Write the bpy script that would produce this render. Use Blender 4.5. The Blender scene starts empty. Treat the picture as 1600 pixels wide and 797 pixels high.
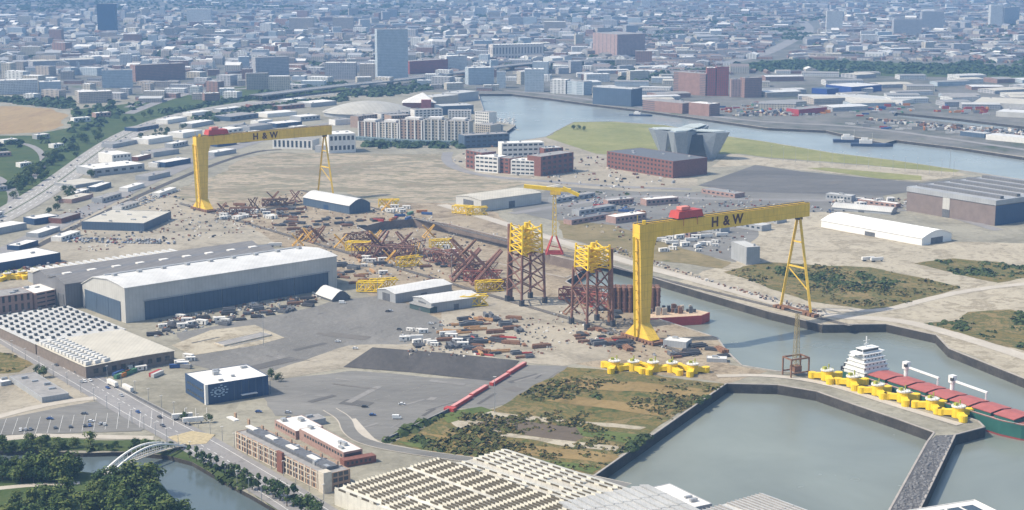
import bpy, math, random
from mathutils import Vector, Matrix
from mathutils.geometry import delaunay_2d_cdt
R = random.Random(7)
SC = bpy.context.scene
COL = SC.collection
# ------------------------------------------------------------------ camera model (photograph 1600 x 797)
F, YH, H = 2512.0, -90.0, 300.0
PIT = math.atan((398.5 - YH) / F)
CP, SP = math.cos(PIT), math.sin(PIT)
def ray(px, py):
    a, b = (px - 800.0) / F, (py - 398.5) / F
    return Vector((a, CP - b * SP, -SP - b * CP))
def G(px, py, z=0.0):
    "point of the horizontal plane z seen at a photo pixel"
    d = ray(px, py); t = (z - H) / d.z
    return Vector((d.x * t, d.y * t, z))
def HT(px, y0, y1, z0=0.0):
    "height of an upright whose foot is at (px, y0) and whose top is seen at y1"
    b = G(px, y0, z0); d = ray(px, y1)
    return H + d.z * b.y / d.y - z0
def proj(v):
    zc = v.y * CP - (v.z - H) * SP
    return 800 + F * v.x / zc, 398.5 + F * (-(v.z - H) * CP - v.y * SP) / zc
def inpoly(x, y, poly):
    c = False; n = len(poly)
    for i in range(n):
        x0, y0 = poly[i]; x1, y1 = poly[i - 1]
        if (y0 > y) != (y1 > y) and x < (x1 - x0) * (y - y0) / (y1 - y0) + x0: c = not c
    return c
def rnd_in(poly, rr=R):
    xs = [p[0] for p in poly]; ys = [p[1] for p in poly]
    while True:
        x, y = rr.uniform(min(xs), max(xs)), rr.uniform(min(ys), max(ys))
        if inpoly(x, y, poly): return x, y
# ------------------------------------------------------------------ materials
def nt(name):
    m = bpy.data.materials.new(name); m.use_nodes = True
    t = m.node_tree; b = t.nodes['Principled BSDF']
    b.inputs['Specular IOR Level'].default_value = 0.25
    return m, t, b
def N(t, kind, **kw):
    n = t.nodes.new(kind)
    for k, v in kw.items():
        if k in n.inputs: n.inputs[k].default_value = v
        else: setattr(n, k, v)
    return n
def L(t, a, b): t.links.new(a, b)
def c4(c): return (c[0], c[1], c[2], 1)
def ramp(t, fac, stops):
    r = N(t, 'ShaderNodeValToRGB'); e = r.color_ramp.elements
    while len(e) < len(stops): e.new(0.5)
    for i, (p, c) in enumerate(stops): e[i].position = p; e[i].color = c4(c)
    L(t, fac, r.inputs[0]); return r.outputs[0]
def noise(t, scale, detail=4, rough=0.6, vec=None, dist=0.0):
    n = N(t, 'ShaderNodeTexNoise'); n.inputs['Scale'].default_value = scale
    n.inputs['Detail'].default_value = detail; n.inputs['Roughness'].default_value = rough
    n.inputs['Distortion'].default_value = dist
    if vec is not None: L(t, vec, n.inputs['Vector'])
    return n.outputs['Fac']
def mixc(t, f, a, b, mode='MIX'):
    m = N(t, 'ShaderNodeMix'); m.data_type = 'RGBA'; m.blend_type = mode
    for s, v in ((0, f), (6, a), (7, b)):
        if hasattr(v, 'is_linked') or hasattr(v, 'links'): L(t, v, m.inputs[s])
        else: m.inputs[s].default_value = v if s == 0 else c4(v)
    return m.outputs[2]
def mth(t, op, a, b=None, c=None):
    m = N(t, 'ShaderNodeMath'); m.operation = op
    for i, v in enumerate((a, b, c)):
        if v is None: continue
        if hasattr(v, 'links'): L(t, v, m.inputs[i])
        else: m.inputs[i].default_value = v
    return m.outputs[0]
MC = {}
def paint(name, col, rough=0.6, var=0.18, scale=0.12, metal=0.0, streak=None):
    "painted or plain surface with weathering"
    if name in MC: return MC[name]
    m, t, b = nt(name); co = N(t, 'ShaderNodeTexCoord').outputs['Object']
    f = noise(t, scale, 5, 0.65, co)
    lo = [c * (1 - var) for c in col]; hi = [min(0.95, c * (1 + var)) for c in col]
    base = ramp(t, f, [(0.3, lo), (0.7, hi)])
    if streak:
        mp = N(t, 'ShaderNodeMapping'); mp.inputs['Scale'].default_value = (1, 1, .07); L(t, co, mp.inputs[0])
        sf = noise(t, .55, 5, .7, mp.outputs[0]); m1 = N(t, 'ShaderNodeMapRange'); L(t, sf, m1.inputs[0]); m1.inputs[1].default_value = .5; m1.inputs[2].default_value = .72
        base = mixc(t, mth(t, 'MULTIPLY', m1.outputs[0], .55), base, streak)
        sx = N(t, 'ShaderNodeSeparateXYZ'); L(t, co, sx.inputs[0]); pl = mth(t, 'LESS_THAN', mth(t, 'FRACT', mth(t, 'DIVIDE', mth(t, 'ADD', sx.outputs[0], sx.outputs[1]), 7.0)), .05)
        pz = mth(t, 'LESS_THAN', mth(t, 'FRACT', mth(t, 'DIVIDE', sx.outputs[2], 6.5)), .06)
        base = mixc(t, mth(t, 'MULTIPLY', mth(t, 'MAXIMUM', pl, pz), .35), base, [c * .5 for c in col])
    L(t, base, b.inputs['Base Color'])
    b.inputs['Roughness'].default_value = rough; b.inputs['Metallic'].default_value = metal
    MC[name] = m; return m
def N2(t, col):
    s = N(t, 'ShaderNodeSeparateColor'); L(t, col, s.inputs[0]); return s.outputs[0]
def ground(name, cols, s1=0.01, s2=0.12, rough=0.95, dist=0.6, stretch=None, tracks=.3, patches=.3):
    "three-colour ground: broad patches broken by fine grain"
    if name in MC: return MC[name]
    m, t, b = nt(name); co = N(t, 'ShaderNodeTexCoord').outputs['Object']
    if stretch:
        mp = N(t, 'ShaderNodeMapping'); mp.inputs['Scale'].default_value = (stretch[0], stretch[1], 1)
        mp.inputs['Rotation'].default_value = (0, 0, stretch[2]); L(t, co, mp.inputs[0]); co = mp.outputs[0]
    f1 = noise(t, s1, 8, 0.68, co, dist); f2 = noise(t, s2, 5, 0.7, co)
    f = mth(t, 'ADD', mth(t, 'MULTIPLY', f1, 0.62), mth(t, 'MULTIPLY', f2, 0.38))
    n = len(cols); base = ramp(t, f, [(0.36 + 0.28 * i / (n - 1), c) for i, c in enumerate(cols)])
    # worn tracks (thin wandering lines), repaired patches and oil spots
    av = [sum(c[i] for c in cols) / n for i in range(3)]; co0 = co
    w = noise(t, s1 * 1.7, 3, .5, co0, 1.2); tr = mth(t, 'LESS_THAN', mth(t, 'ABSOLUTE', mth(t, 'SUBTRACT', mth(t, 'FRACT', mth(t, 'MULTIPLY', w, 9)), .5)), .035)
    base = mixc(t, mth(t, 'MULTIPLY', tr, tracks), base, [min(.8, c * 1.35) for c in av])
    v = N(t, 'ShaderNodeTexVoronoi'); v.feature = 'F1'; v.distance = 'CHEBYCHEV'; v.inputs['Scale'].default_value = .03; L(t, co0, v.inputs['Vector'])
    base = mixc(t, patches, base, v.outputs['Color'], 'SOFT_LIGHT') if False else mixc(t, mth(t, 'MULTIPLY', N2(t, v.outputs['Color']), patches), base, [c * .7 for c in av])
    sp = noise(t, .09, 3, .8, co0); base = mixc(t, mth(t, 'MULTIPLY', mth(t, 'GREATER_THAN', sp, .66), .4), base, [c * .5 for c in av])
    L(t, base, b.inputs['Base Color'])
    b.inputs['Roughness'].default_value = rough; b.inputs['Specular IOR Level'].default_value = 0.1
    MC[name] = m; return m
def sheet(name, col, pitch=1.6, ang=0.0, rough=0.5, amt=0.25, var=0.15, panel=24.0):
    "profiled metal sheeting: ribs and panel-to-panel weathering"
    if name in MC: return MC[name]
    m, t, b = nt(name); co = N(t, 'ShaderNodeTexCoord').outputs['Object']
    mp = N(t, 'ShaderNodeMapping'); mp.inputs['Rotation'].default_value = (0, 0, ang); L(t, co, mp.inputs[0])
    sx = N(t, 'ShaderNodeSeparateXYZ'); L(t, mp.outputs[0], sx.inputs[0])
    w = mth(t, 'FRACT', mth(t, 'DIVIDE', sx.outputs[0], pitch * 2))
    rib = mth(t, 'LESS_THAN', w, 0.22)
    f = noise(t, 0.06, 6, 0.7, mp.outputs[0])
    base = ramp(t, f, [(0.3, [c * (1 - var) for c in col]), (0.72, [min(.92, c * (1 + var)) for c in col])])
    wn = N(t, 'ShaderNodeTexWhiteNoise'); wn.noise_dimensions = '1D'
    L(t, mth(t, 'FLOOR', mth(t, 'DIVIDE', sx.outputs[0], panel)), wn.inputs['W'])
    base = mixc(t, mth(t, 'MULTIPLY', wn.outputs['Value'], 0.12), base, [c * .6 for c in col])
    L(t, mixc(t, mth(t, 'MULTIPLY', rib, amt), base, [c * .45 for c in col]), b.inputs['Base Color'])
    b.inputs['Roughness'].default_value = rough
    MC[name] = m; return m
def facade(name, col, win=(0.05, 0.06, 0.08), px=4.0, pz=3.4, fx=0.5, fz=0.5, attr=False, use_rand=False):
    "wall with a regular grid of window openings, for buildings too far off to show single windows"
    if name in MC: return MC[name]
    m, t, b = nt(name); co = N(t, 'ShaderNodeTexCoord').outputs['Object']
    s = N(t, 'ShaderNodeSeparateXYZ'); L(t, co, s.inputs[0])
    u = mth(t, 'ADD', s.outputs[0], s.outputs[1])
    a = mth(t, 'LESS_THAN', mth(t, 'FRACT', mth(t, 'DIVIDE', u, px)), fx)
    c = mth(t, 'LESS_THAN', mth(t, 'FRACT', mth(t, 'ADD', mth(t, 'DIVIDE', s.outputs[2], pz), 0.3)), fz)
    g = N(t, 'ShaderNodeNewGeometry'); sn = N(t, 'ShaderNodeSeparateXYZ'); L(t, g.outputs['Normal'], sn.inputs[0])
    side = mth(t, 'LESS_THAN', mth(t, 'ABSOLUTE', sn.outputs[2]), 0.3)
    k = mth(t, 'MULTIPLY', mth(t, 'MULTIPLY', a, c), side)
    if attr:
        at = N(t, 'ShaderNodeAttribute'); at.attribute_name = 'tint'; base = at.outputs['Color']
    else:
        f = noise(t, 0.15, 4, 0.6, co)
        base = ramp(t, f, [(0.3, [x * .85 for x in col]), (0.7, [min(.9, x * 1.12) for x in col])])
    L(t, mixc(t, mth(t, 'MULTIPLY', k, 0.85), base, win), b.inputs['Base Color'])
    b.inputs['Roughness'].default_value = 0.6
    MC[name] = m; return m
def leafmat(name, a, bcol, c):
    if name in MC: return MC[name]
    m, t, b = nt(name)
    gi = N(t, 'ShaderNodeNewGeometry'); oi = N(t, 'ShaderNodeObjectInfo')
    f = mth(t, 'ADD', mth(t, 'MULTIPLY', gi.outputs['Random Per Island'], 0.6), mth(t, 'MULTIPLY', oi.outputs['Random'], 0.4))
    L(t, ramp(t, f, [(0.05, a), (0.5, bcol), (0.95, c)]), b.inputs['Base Color'])
    b.inputs['Roughness'].default_value = 0.85; b.inputs['Specular IOR Level'].default_value = 0.1
    MC[name] = m; return m
# ------------------------------------------------------------------ mesh builder
class MB:
    def __init__(s): s.v = []; s.f = []; s.m = []; s.c = []; s.tint = (0.3, 0.3, 0.3)
    def face(s, pts, mi=0):
        k = len(s.v); s.v += [tuple(p) for p in pts]; s.f.append(tuple(range(k, k + len(pts)))); s.m.append(mi); s.c.append(s.tint)
    def mesh(s, vs, fs, mi=0):
        k = len(s.v); s.v += [tuple(p) for p in vs]
        for f in fs: s.f.append(tuple(k + i for i in f)); s.m.append(mi); s.c.append(s.tint)
    def prism(s, poly, z0, z1, mi=0, top=None, bottom=True):
        "poly: counter-clockwise or not, list of xy; z1 number or list"
        ar = sum(poly[i - 1][0] * poly[i][1] - poly[i][0] * poly[i - 1][1] for i in range(len(poly)))
        if ar < 0: poly = poly[::-1]; z1 = z1[::-1] if isinstance(z1, list) else z1
        n = len(poly); zt = z1 if isinstance(z1, list) else [z1] * n
        vs = [(p[0], p[1], z0) for p in poly] + [(p[0], p[1], zt[i]) for i, p in enumerate(poly)]
        s.mesh(vs, [(i, (i + 1) % n, n + (i + 1) % n, n + i) for i in range(n)], mi)
        k = len(s.v) - 2 * n
        s.f.append(tuple(k + n + i for i in range(n))); s.m.append(mi if top is None else top); s.c.append(s.tint)
        if bottom: s.f.append(tuple(k + i for i in range(n - 1, -1, -1))); s.m.append(mi); s.c.append(s.tint)
    def box(s, c, d, rz=0.0, mi=0, z0=None):
        "centre c (z is the middle unless z0), size d"
        zb = c[2] - d[2] / 2 if z0 is None else z0
        cs, sn = math.cos(rz), math.sin(rz); hx, hy = d[0] / 2, d[1] / 2
        s.prism([(c[0] + x * cs - y * sn, c[1] + x * sn + y * cs) for x, y in ((-hx, -hy), (hx, -hy), (hx, hy), (-hx, hy))], zb, zb + d[2], mi)
    def tube(s, p, q, r, n=6, mi=0, r2=None):
        p, q = Vector(p), Vector(q); d = q - p
        if d.length < 1e-6: return
        d.normalize(); a = d.orthogonal().normalized(); b = d.cross(a); r2 = r if r2 is None else r2
        vs = [tuple(c + (a * math.cos(2 * math.pi * i / n) + b * math.sin(2 * math.pi * i / n)) * rr) for c, rr in ((p, r), (q, r2)) for i in range(n)]
        s.mesh(vs, [(i, (i + 1) % n, n + (i + 1) % n, n + i) for i in range(n)] + [tuple(range(n - 1, -1, -1)), tuple(range(n, 2 * n))], mi)
    def beam(s, p, q, w, h, mi=0):
        "rectangular bar from p to q, w across, h upright"
        p, q = Vector(p), Vector(q); d = (q - p)
        if d.length < 1e-6: return
        d.normalize(); up = Vector((0, 0, 1)) if abs(d.z) < 0.95 else Vector((0, 1, 0))
        a = d.cross(up).normalized() * (w / 2); b = a.cross(d).normalized() * (h / 2)
        vs = [tuple(c + x * a + y * b) for c in (p, q) for x, y in ((-1, -1), (1, -1), (1, 1), (-1, 1))]
        s.mesh(vs, [(0, 1, 5, 4), (1, 2, 6, 5), (2, 3, 7, 6), (3, 0, 4, 7), (3, 2, 1, 0), (4, 5, 6, 7)], mi)
    def build(s, name, mats, parent=None, org=(0, 0, 0), loc=None, smooth=False, tint=False):
        me = bpy.data.meshes.new(name); o = Vector(org)
        me.from_pydata([tuple(Vector(v) - o) for v in s.v], [], s.f)
        for m in (mats if isinstance(mats, (list, tuple)) else [mats]): me.materials.append(m)
        me.polygons.foreach_set('material_index', s.m)
        if smooth: me.polygons.foreach_set('use_smooth', [True] * len(s.f))
        if tint:
            a = me.color_attributes.new('tint', 'FLOAT_COLOR', 'CORNER'); d = []
            for f, c in zip(s.f, s.c): d += [c[0], c[1], c[2], 1.0] * len(f)
            a.data.foreach_set('color', d)
        me.update()
        ob = bpy.data.objects.new(name, me); COL.objects.link(ob)
        if parent is not None: ob.parent = parent
        else: ob.location = o if loc is None else loc
        return ob
def tag(o, label=None, cat=None, group=None, kind=None):
    if label: o['label'] = label
    if cat: o['category'] = cat
    if group: o['group'] = group
    if kind: o['kind'] = kind
    return o
def thing(name, label, cat, loc=(0, 0, 0), rz=0.0, group=None):
    o = bpy.data.objects.new(name, None); COL.objects.link(o); o.location = loc; o.rotation_euler = (0, 0, rz)
    o.empty_display_size = 2; return tag(o, label, cat, group)
def dup(o, parent=None):
    c = o.copy(); COL.objects.link(c)
    if parent is not None: c.parent = parent
    for ch in list(o.children): dup(ch, c)
    return c
def place(o, x, y, z=0.0, rz=0.0, sc=1.0, label=None, group=None):
    o.location = (x, y, z); o.rotation_euler = (0, 0, rz); o.scale = (sc, sc, sc) if not isinstance(sc, tuple) else sc
    if label: o['label'] = label
    if group: o['group'] = group
    return o
class Stock:
    "a prototype whose first use moves the prototype itself; later uses copy it"
    def __init__(s, mk): s.o = mk; s.used = False
    def put(s, *a, **k):
        o = dup(s.o) if s.used else s.o
        s.used = True; return place(o, *a, **k)
def finish_stock(stocks):
    for s in stocks:
        if not s.used:
            for ch in list(s.o.children_recursive): bpy.data.objects.remove(ch)
            bpy.data.objects.remove(s.o)
class Frame:
    "local frame of a rectangular building: origin, u along, v across"
    def __init__(s, o, a, b=None):
        s.o = Vector((o.x, o.y, 0)); d = Vector((a.x - o.x, a.y - o.y, 0)); s.len = d.length; s.u = d.normalized()
        s.v = Vector((-s.u.y, s.u.x, 0))
        if b is not None:
            w = Vector((b.x - o.x, b.y - o.y, 0)); k = w.dot(s.v); s.wid = abs(k)
            if k < 0: s.v = -s.v
        s.ang = math.atan2(s.u.y, s.u.x)
    def P(s, u, v, z=0.0): p = s.o + s.u * u + s.v * v; return Vector((p.x, p.y, z))
    def xy(s, u, v): p = s.o + s.u * u + s.v * v; return (p.x, p.y)
    def quad(s, u0, u1, v0, v1): return [s.xy(u0, v0), s.xy(u1, v0), s.xy(u1, v1), s.xy(u0, v1)]
# ------------------------------------------------------------------ palette
m_land = ground('land_ground', [(.16, .15, .115), (.235, .22, .175), (.32, .3, .24), (.21, .195, .15)], .012, .16)
m_urban = ground('urban_ground', [(.05, .075, .035), (.13, .13, .12), (.2, .19, .18), (.07, .1, .05)], .004, .03)
m_asph = ground('worn_asphalt', [(.14, .136, .127), (.18, .174, .162), (.24, .23, .212)], .02, .35, dist=.3, stretch=(1, .35, .5))
m_asphd = ground('dark_asphalt', [(.06, .058, .056), (.085, .08, .077), (.12, .112, .105)], .03, .4, stretch=(1, .3, -.3))
m_lot = ground('car_park_asphalt', [(.14, .136, .128), (.185, .18, .168), (.24, .232, .215)], .018, .2, stretch=(.3, 1, .2))
m_conc = ground('yard_concrete', [(.2, .178, .14), (.295, .262, .205), (.385, .345, .275), (.235, .21, .165)], .015, .22, dist=1.5)
m_yard = ground('rusty_yard', [(.12, .095, .065), (.25, .2, .14), (.37, .31, .225), (.19, .155, .11)], .03, .3, dist=1.2)
m_waste = ground('waste_ground', [(.11, .11, .065), (.27, .22, .16), (.18, .175, .12), (.4, .33, .25), (.16, .16, .1), (.3, .23, .17)], .011, .07, dist=1.0, stretch=(.5, 1, .1))
m_sand = ground('pale_sand_ground', [(.2, .17, .12), (.32, .28, .21), (.43, .385, .3), (.25, .215, .155), (.37, .325, .245)], .014, .12, dist=1.2)
m_scrub = ground('dry_scrub_ground', [(.045, .065, .022), (.08, .095, .03), (.2, .145, .055), (.075, .09, .032), (.25, .18, .085), (.1, .095, .04), (.16, .15, .075)], .017, .1, dist=.8)
m_meadow = ground('dry_meadow', [(.15, .17, .06), (.23, .23, .09), (.3, .28, .13)], .008, .08)
m_grass = ground('verge_grass', [(.035, .06, .02), (.06, .09, .03), (.1, .11, .045)], .03, .3)
m_drygrass = ground('dry_brown_grass', [(.1, .11, .04), (.19, .155, .08), (.25, .2, .11), (.13, .12, .055)], .02, .12)
m_band = ground('orange_dry_grass', [(.1, .09, .04), (.22, .155, .065), (.28, .2, .09), (.16, .13, .06)], .03, .15)
m_gband = ground('green_weeds', [(.05, .08, .025), (.1, .13, .04), (.15, .16, .055)], .03, .2)
m_pier = ground('breakwater_rubble', [(.06, .06, .065), (.1, .1, .105), (.15, .15, .15)], .08, .5)
m_tan = ground('ploughed_tan_field', [(.27, .19, .1), (.34, .25, .13), (.25, .16, .09)], .01, .07, stretch=(1, .3, 0))
m_road = ground('road_surface', [(.2, .195, .19), (.25, .24, .235), (.3, .29, .28)], .02, .4)
m_path = ground('pale_path', [(.4, .36, .3), (.5, .46, .4)], .05, .4)
m_asphm = ground('mid_dark_asphalt', [(.1, .1, .1), (.135, .132, .128), (.175, .17, .162)], .02, .3, stretch=(.3, 1, .2))
m_brickpave = ground('brown_soil_bed', [(.1, .08, .06), (.15, .12, .09)], .05, .4)
m_white = paint('road_white_paint', (.72, .72, .7), .7, .1)
m_yellowline = paint('junction_yellow_paint', (.4, .33, .2), .8, .25, .5)
m_quay = ground('quay_wall_concrete', [(.035, .033, .03), (.06, .055, .05), (.1, .09, .08)], .05, .5)
m_dockwall = ground('dock_wall_concrete', [(.13, .1, .085), (.2, .16, .135), (.26, .21, .18)], .05, .4)
m_cope = paint('quay_coping_stone', (.34, .31, .28), .9, .2)
# ------------------------------------------------------------------ water outlines (photo pixels on the quay level)
RIVER = [(748, 147), (800, 147), (860, 154), (925, 163), (1000, 172), (1100, 186), (1200, 200), (1290, 204), (1335, 214), (1382, 224), (1400, 219), (1500, 231), (1600, 246), (1750, 268),
         (1750, 306), (1600, 281), (1500, 266), (1400, 251), (1300, 239), (1200, 222), (1150, 215), (1040, 196), (960, 190), (895, 191), (868, 205), (852, 214), (800, 222), (786, 218), (792, 206), (806, 196), (770, 190), (756, 172)]
DOCK = [(935, 408), (985, 424), (1100, 458), (1200, 487), (1285, 508), (1385, 507), (1462, 524), (1482, 545), (1600, 592), (1750, 650),
        (1750, 850), (1560, 815), (1432, 812), (1437, 800), (1494, 680), (1540, 668), (1530, 658), (1470, 638), (1345, 598), (1268, 584), (1215, 580), (1160, 571), (1136, 548), (1122, 528), (1060, 508), (990, 486), (905, 452), (885, 440)]
BASIN = [(1136, 600), (1215, 602), (1275, 612), (1332, 632), (1400, 655), (1458, 676), (1446, 692), (1386, 800), (1350, 860), (1240, 838), (1100, 800), (1000, 775), (930, 744)]
CREEK = [(-60, 706), (60, 704), (130, 708), (200, 706), (262, 712), (300, 722), (345, 748), (400, 778), (432, 797), (500, 850), (330, 880), (285, 797), (245, 748), (212, 736), (150, 740), (60, 730), (-60, 734)]
CHAN = [(1400, 176), (1500, 186), (1610, 199), (1700, 211), (1700, 219), (1605, 206), (1500, 193), (1396, 181)]
DRYDOCK = [(562, 356), (600, 346), (645, 342), (700, 350), (800, 375), (860, 399), (926, 414), (884, 434), (800, 416), (700, 396), (612, 379)]
DOCKZ = -9.0
WATERS = [('river', RIVER, 5.0, -4.0), ('dock', DOCK, 7, -6.5), ('basin', BASIN, 7, -6.5), ('creek', CREEK, 4, -2.5), ('channel', CHAN, 5, -4), ('drydock', DRYDOCK, 9, DOCKZ)]
def GD(x, y):
    return G(x, y, DOCKZ) if inpoly(x, y, DRYDOCK) else G(x, y)
WLOOPS = [[tuple(G(x, y)[:2]) for x, y in w[1]] for w in WATERS]
FZ = [0]
NATURAL = ('scrub', 'waste', 'yard', 'apron', 'meadow', 'plot', 'patch', 'field', 'bed', 'track', 'ground', 'bank', 'verge')
def flat(name, polys_px, m, z, kind='structure', holes=()):
    FZ[0] += 1; z += FZ[0] * .0011
    me = MB(); rj = random.Random(len(name) * 7 + len(polys_px[0])); nat = any(k in name for k in NATURAL)
    for poly in polys_px:
        P = [G(x, y) for x, y in poly]
        if nat:
            for it in range(4):
                Q = []
                for i in range(len(P)):
                    a, c = P[i], P[(i + 1) % len(P)]; l = (c - a).length; Q.append(a)
                    if l > 14: d = (c - a) / l; Q.append((a + c) / 2 + Vector((-d.y, d.x, 0)) * rj.uniform(-1, 1) * min(l * .06, 14))
                P = Q
        pl = [(p.x, p.y) for p in P]; x0, x1, y0, y1 = min(p[0] for p in pl), max(p[0] for p in pl), min(p[1] for p in pl), max(p[1] for p in pl)
        lps = [lp for lp in WLOOPS if min(p[0] for p in lp) < x1 and max(p[0] for p in lp) > x0 and min(p[1] for p in lp) < y1 and max(p[1] for p in lp) > y0]
        pts = []; edges = []
        for lp in [pl] + lps:
            k = len(pts); pts += [Vector(p) for p in lp]; edges += [(k + i, k + (i + 1) % len(lp)) for i in range(len(lp))]
        vs, es, fs, _, _, _ = delaunay_2d_cdt(pts, edges, [], 0, 1e-3); keep = []
        for f in fs:
            cx = sum(vs[i].x for i in f) / len(f); cy = sum(vs[i].y for i in f) / len(f)
            if inpoly(cx, cy, pl) and not any(inpoly(cx, cy, lp) for lp in lps): keep.append(tuple(f))
        me.mesh([(v.x, v.y, z + .0004 * (len(me.f) > 0)) for v in vs], keep)
    o = me.build(name, m); tag(o, kind=kind); return o
# land: one sheet to beyond the horizon with the waters cut out
def make_land():
    loops = [[tuple(G(x, y)[:2]) for x, y in w[1]] for w in WATERS]
    XM, Y0, Y1 = 13000, -1500, 21000
    outer = [(-XM, Y0), (XM, Y0), (XM, Y1), (-XM, Y1)]
    pts = []; edges = []
    for lp in [outer] + loops:
        k = len(pts); pts += [Vector(p) for p in lp]; edges += [(k + i, k + (i + 1) % len(lp)) for i in range(len(lp))]
    vs, es, fs, _, _, _ = delaunay_2d_cdt(pts, edges, [], 0, 1e-4)
    b = MB(); keep = []
    for f in fs:
        cx = sum(vs[i].x for i in f) / len(f); cy = sum(vs[i].y for i in f) / len(f)
        if not any(inpoly(cx, cy, lp) for lp in loops): keep.append(tuple(f))
    b.mesh([(v.x, v.y, 0) for v in vs], keep)
    tag(b.build('ground', m_land), kind='structure')
make_land()
def water_mat(name, base, rough, bs=0.25, bd=.02):
    m, t, b = nt(name); co = N(t, 'ShaderNodeTexCoord').outputs['Object']
    f = noise(t, .006, 5, .6, co, .6)
    L(t, ramp(t, f, [(.3, [c * .8 for c in base]), (.7, [c * 1.2 for c in base])]), b.inputs['Base Color'])
    b.inputs['IOR'].default_value = 1.33; b.inputs['Specular IOR Level'].default_value = .5
    rf = noise(t, .01, 4, .6, co, .8)
    L(t, mth(t, 'ADD', mth(t, 'MULTIPLY', rf, .25), rough), b.inputs['Roughness'])
    bp = N(t, 'ShaderNodeBump'); bp.inputs['Strength'].default_value = .35; bp.inputs['Distance'].default_value = bd
    L(t, noise(t, bs, 5, .7, co), bp.inputs['Height']); L(t, bp.outputs[0], b.inputs['Normal'])
    return m
mw_far = water_mat('river_water', (.25, .28, .28), .12, .1, .1)
mw_near = water_mat('dock_water', (.185, .205, .18), .12)
mw_creek = water_mat('creek_water', (.09, .115, .12), .04)
MW = {'river': mw_far, 'channel': mw_far, 'dock': mw_near, 'basin': mw_near, 'creek': mw_creek, 'drydock': m_yard}
for nm, poly, dpt, wz in WATERS:
    lp = [G(x, y) for x, y in poly]
    # a water sheet a little larger than the opening, running under the land
    cx = sum(p.x for p in lp) / len(lp); cy = sum(p.y for p in lp) / len(lp)
    b = MB(); b.face([(p.x, p.y, wz) for p in lp])
    import bmesh
    o = b.build({'river': 'river_water', 'dock': 'dock_water', 'basin': 'basin_water', 'creek': 'creek_water', 'channel': 'channel_water', 'drydock': 'dock_floor'}[nm], MW[nm]); tag(o, kind='structure')
    w = MB(); n = len(lp)
    for i in range(n):
        a, c = lp[i], lp[(i + 1) % n]
        w.face([(a.x, a.y, -.002), (c.x, c.y, -.002), (c.x, c.y, -dpt - 2), (a.x, a.y, -dpt - 2)])
    o = w.build('quay_wall', m_quay if nm != 'drydock' else m_dockwall); tag(o, kind='structure')
    if nm in ('dock', 'basin', 'river', 'drydock'):
        k = MB(); ar = sum(lp[i - 1].x * lp[i].y - lp[i].x * lp[i - 1].y for i in range(n)); sg = 1 if ar > 0 else -1
        for i in range(n):
            a, c = lp[i], lp[(i + 1) % n]; d = (c - a).normalized(); nn = Vector((d.y, -d.x, 0)) * sg * .7
            k.beam(a + nn + Vector((0, 0, .18)), c + nn + Vector((0, 0, .18)), 1.2, .5)
        tag(k.build('quay_kerb', m_cope), kind='structure')
# ------------------------------------------------------------------ ground surfaces
def ribbon(name, pts, w, m, z, zs=None, kind='structure', thick=0):
    P = [G(x, y) for x, y in pts]
    # smooth the centre line
    for _ in range(2):
        Q = [P[0]]
        for a, c in zip(P, P[1:]): Q += [a * .75 + c * .25, a * .25 + c * .75]
        P = Q + [P[-1]]
    b = MB(); n = len(P); Ls = []; Rs = []
    for i in range(n):
        d = (P[min(i + 1, n - 1)] - P[max(i - 1, 0)]).normalized(); s = Vector((-d.y, d.x, 0)) * (w / 2)
        Ls.append(P[i] + s); Rs.append(P[i] - s)
    vs = [(p.x, p.y, z) for p in Ls] + [(p.x, p.y, z) for p in Rs]
    b.mesh(vs, [(n + i, n + i + 1, i + 1, i) for i in range(n - 1)])
    if thick:
        b.mesh([(p[0], p[1], p[2] - thick) for p in vs], [(i, i + 1, n + i + 1, n + i) for i in range(n - 1)])
        for a in (0, n): b.mesh([vs[a + i] for i in range(n)] + [(vs[a + i][0], vs[a + i][1], z - thick) for i in range(n)], [(i, i + 1, n + i + 1, n + i) for i in range(n - 1)])
    o = b.build(name, m)
    if kind: tag(o, kind=kind)
    return o, P, Ls, Rs
def dashes(name, P, offs, w, dash, gap, z, m=None):
    b = MB()
    for off in offs:
        acc = 0; on = True; need = dash; 
        for a, c in zip(P, P[1:]):
            d = c - a; ln = d.length
            if ln < 1e-3: continue
            u = d / ln; s = Vector((-u.y, u.x, 0)); t0 = 0
            while t0 < ln:
                st = min(need, ln - t0)
                if on:
                    p = a + u * t0 + s * off; q = a + u * (t0 + st) + s * off
                    b.face([(p - s * w / 2)[:2] + (z,), (q - s * w / 2)[:2] + (z,), (q + s * w / 2)[:2] + (z,), (p + s * w / 2)[:2] + (z,)])
                t0 += st; need -= st
                if need < 1e-4:
                    if gap > 0: on = not on; need = dash if on else gap
                    else: need = dash
    o = b.build(name, m or m_white); tag(o, kind='structure'); return o
z = .02
flat('urban_land', [[(-900, 170), (-200, 148), (300, 150), (520, 140), (748, 146), (925, 162), (1200, 199), (1335, 213), (1500, 230), (1750, 265), (2600, 330), (2600, -60), (800, -78), (-900, -60)]], m_urban, .03)
flat('tan_field', [[(-120, 212), (0, 210), (60, 207), (100, 196), (108, 180), (80, 170), (30, 166), (-120, 168)]], m_tan, .1)
flat('verge', [[(-200, 420), (-60, 372), (0, 340), (75, 296), (130, 262), (200, 220), (270, 186), (340, 166), (440, 152), (540, 142), (540, 130), (440, 128), (330, 140), (230, 160), (110, 172), (110, 200), (50, 212), (-200, 215)]], m_grass, .07)
flat('tree_belt_verge', [[(1135, 100), (1240, 92), (1600, 105), (1800, 110), (1800, 128), (1560, 122), (1400, 120), (1240, 112), (1140, 108)]], m_grass, .09)
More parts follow.
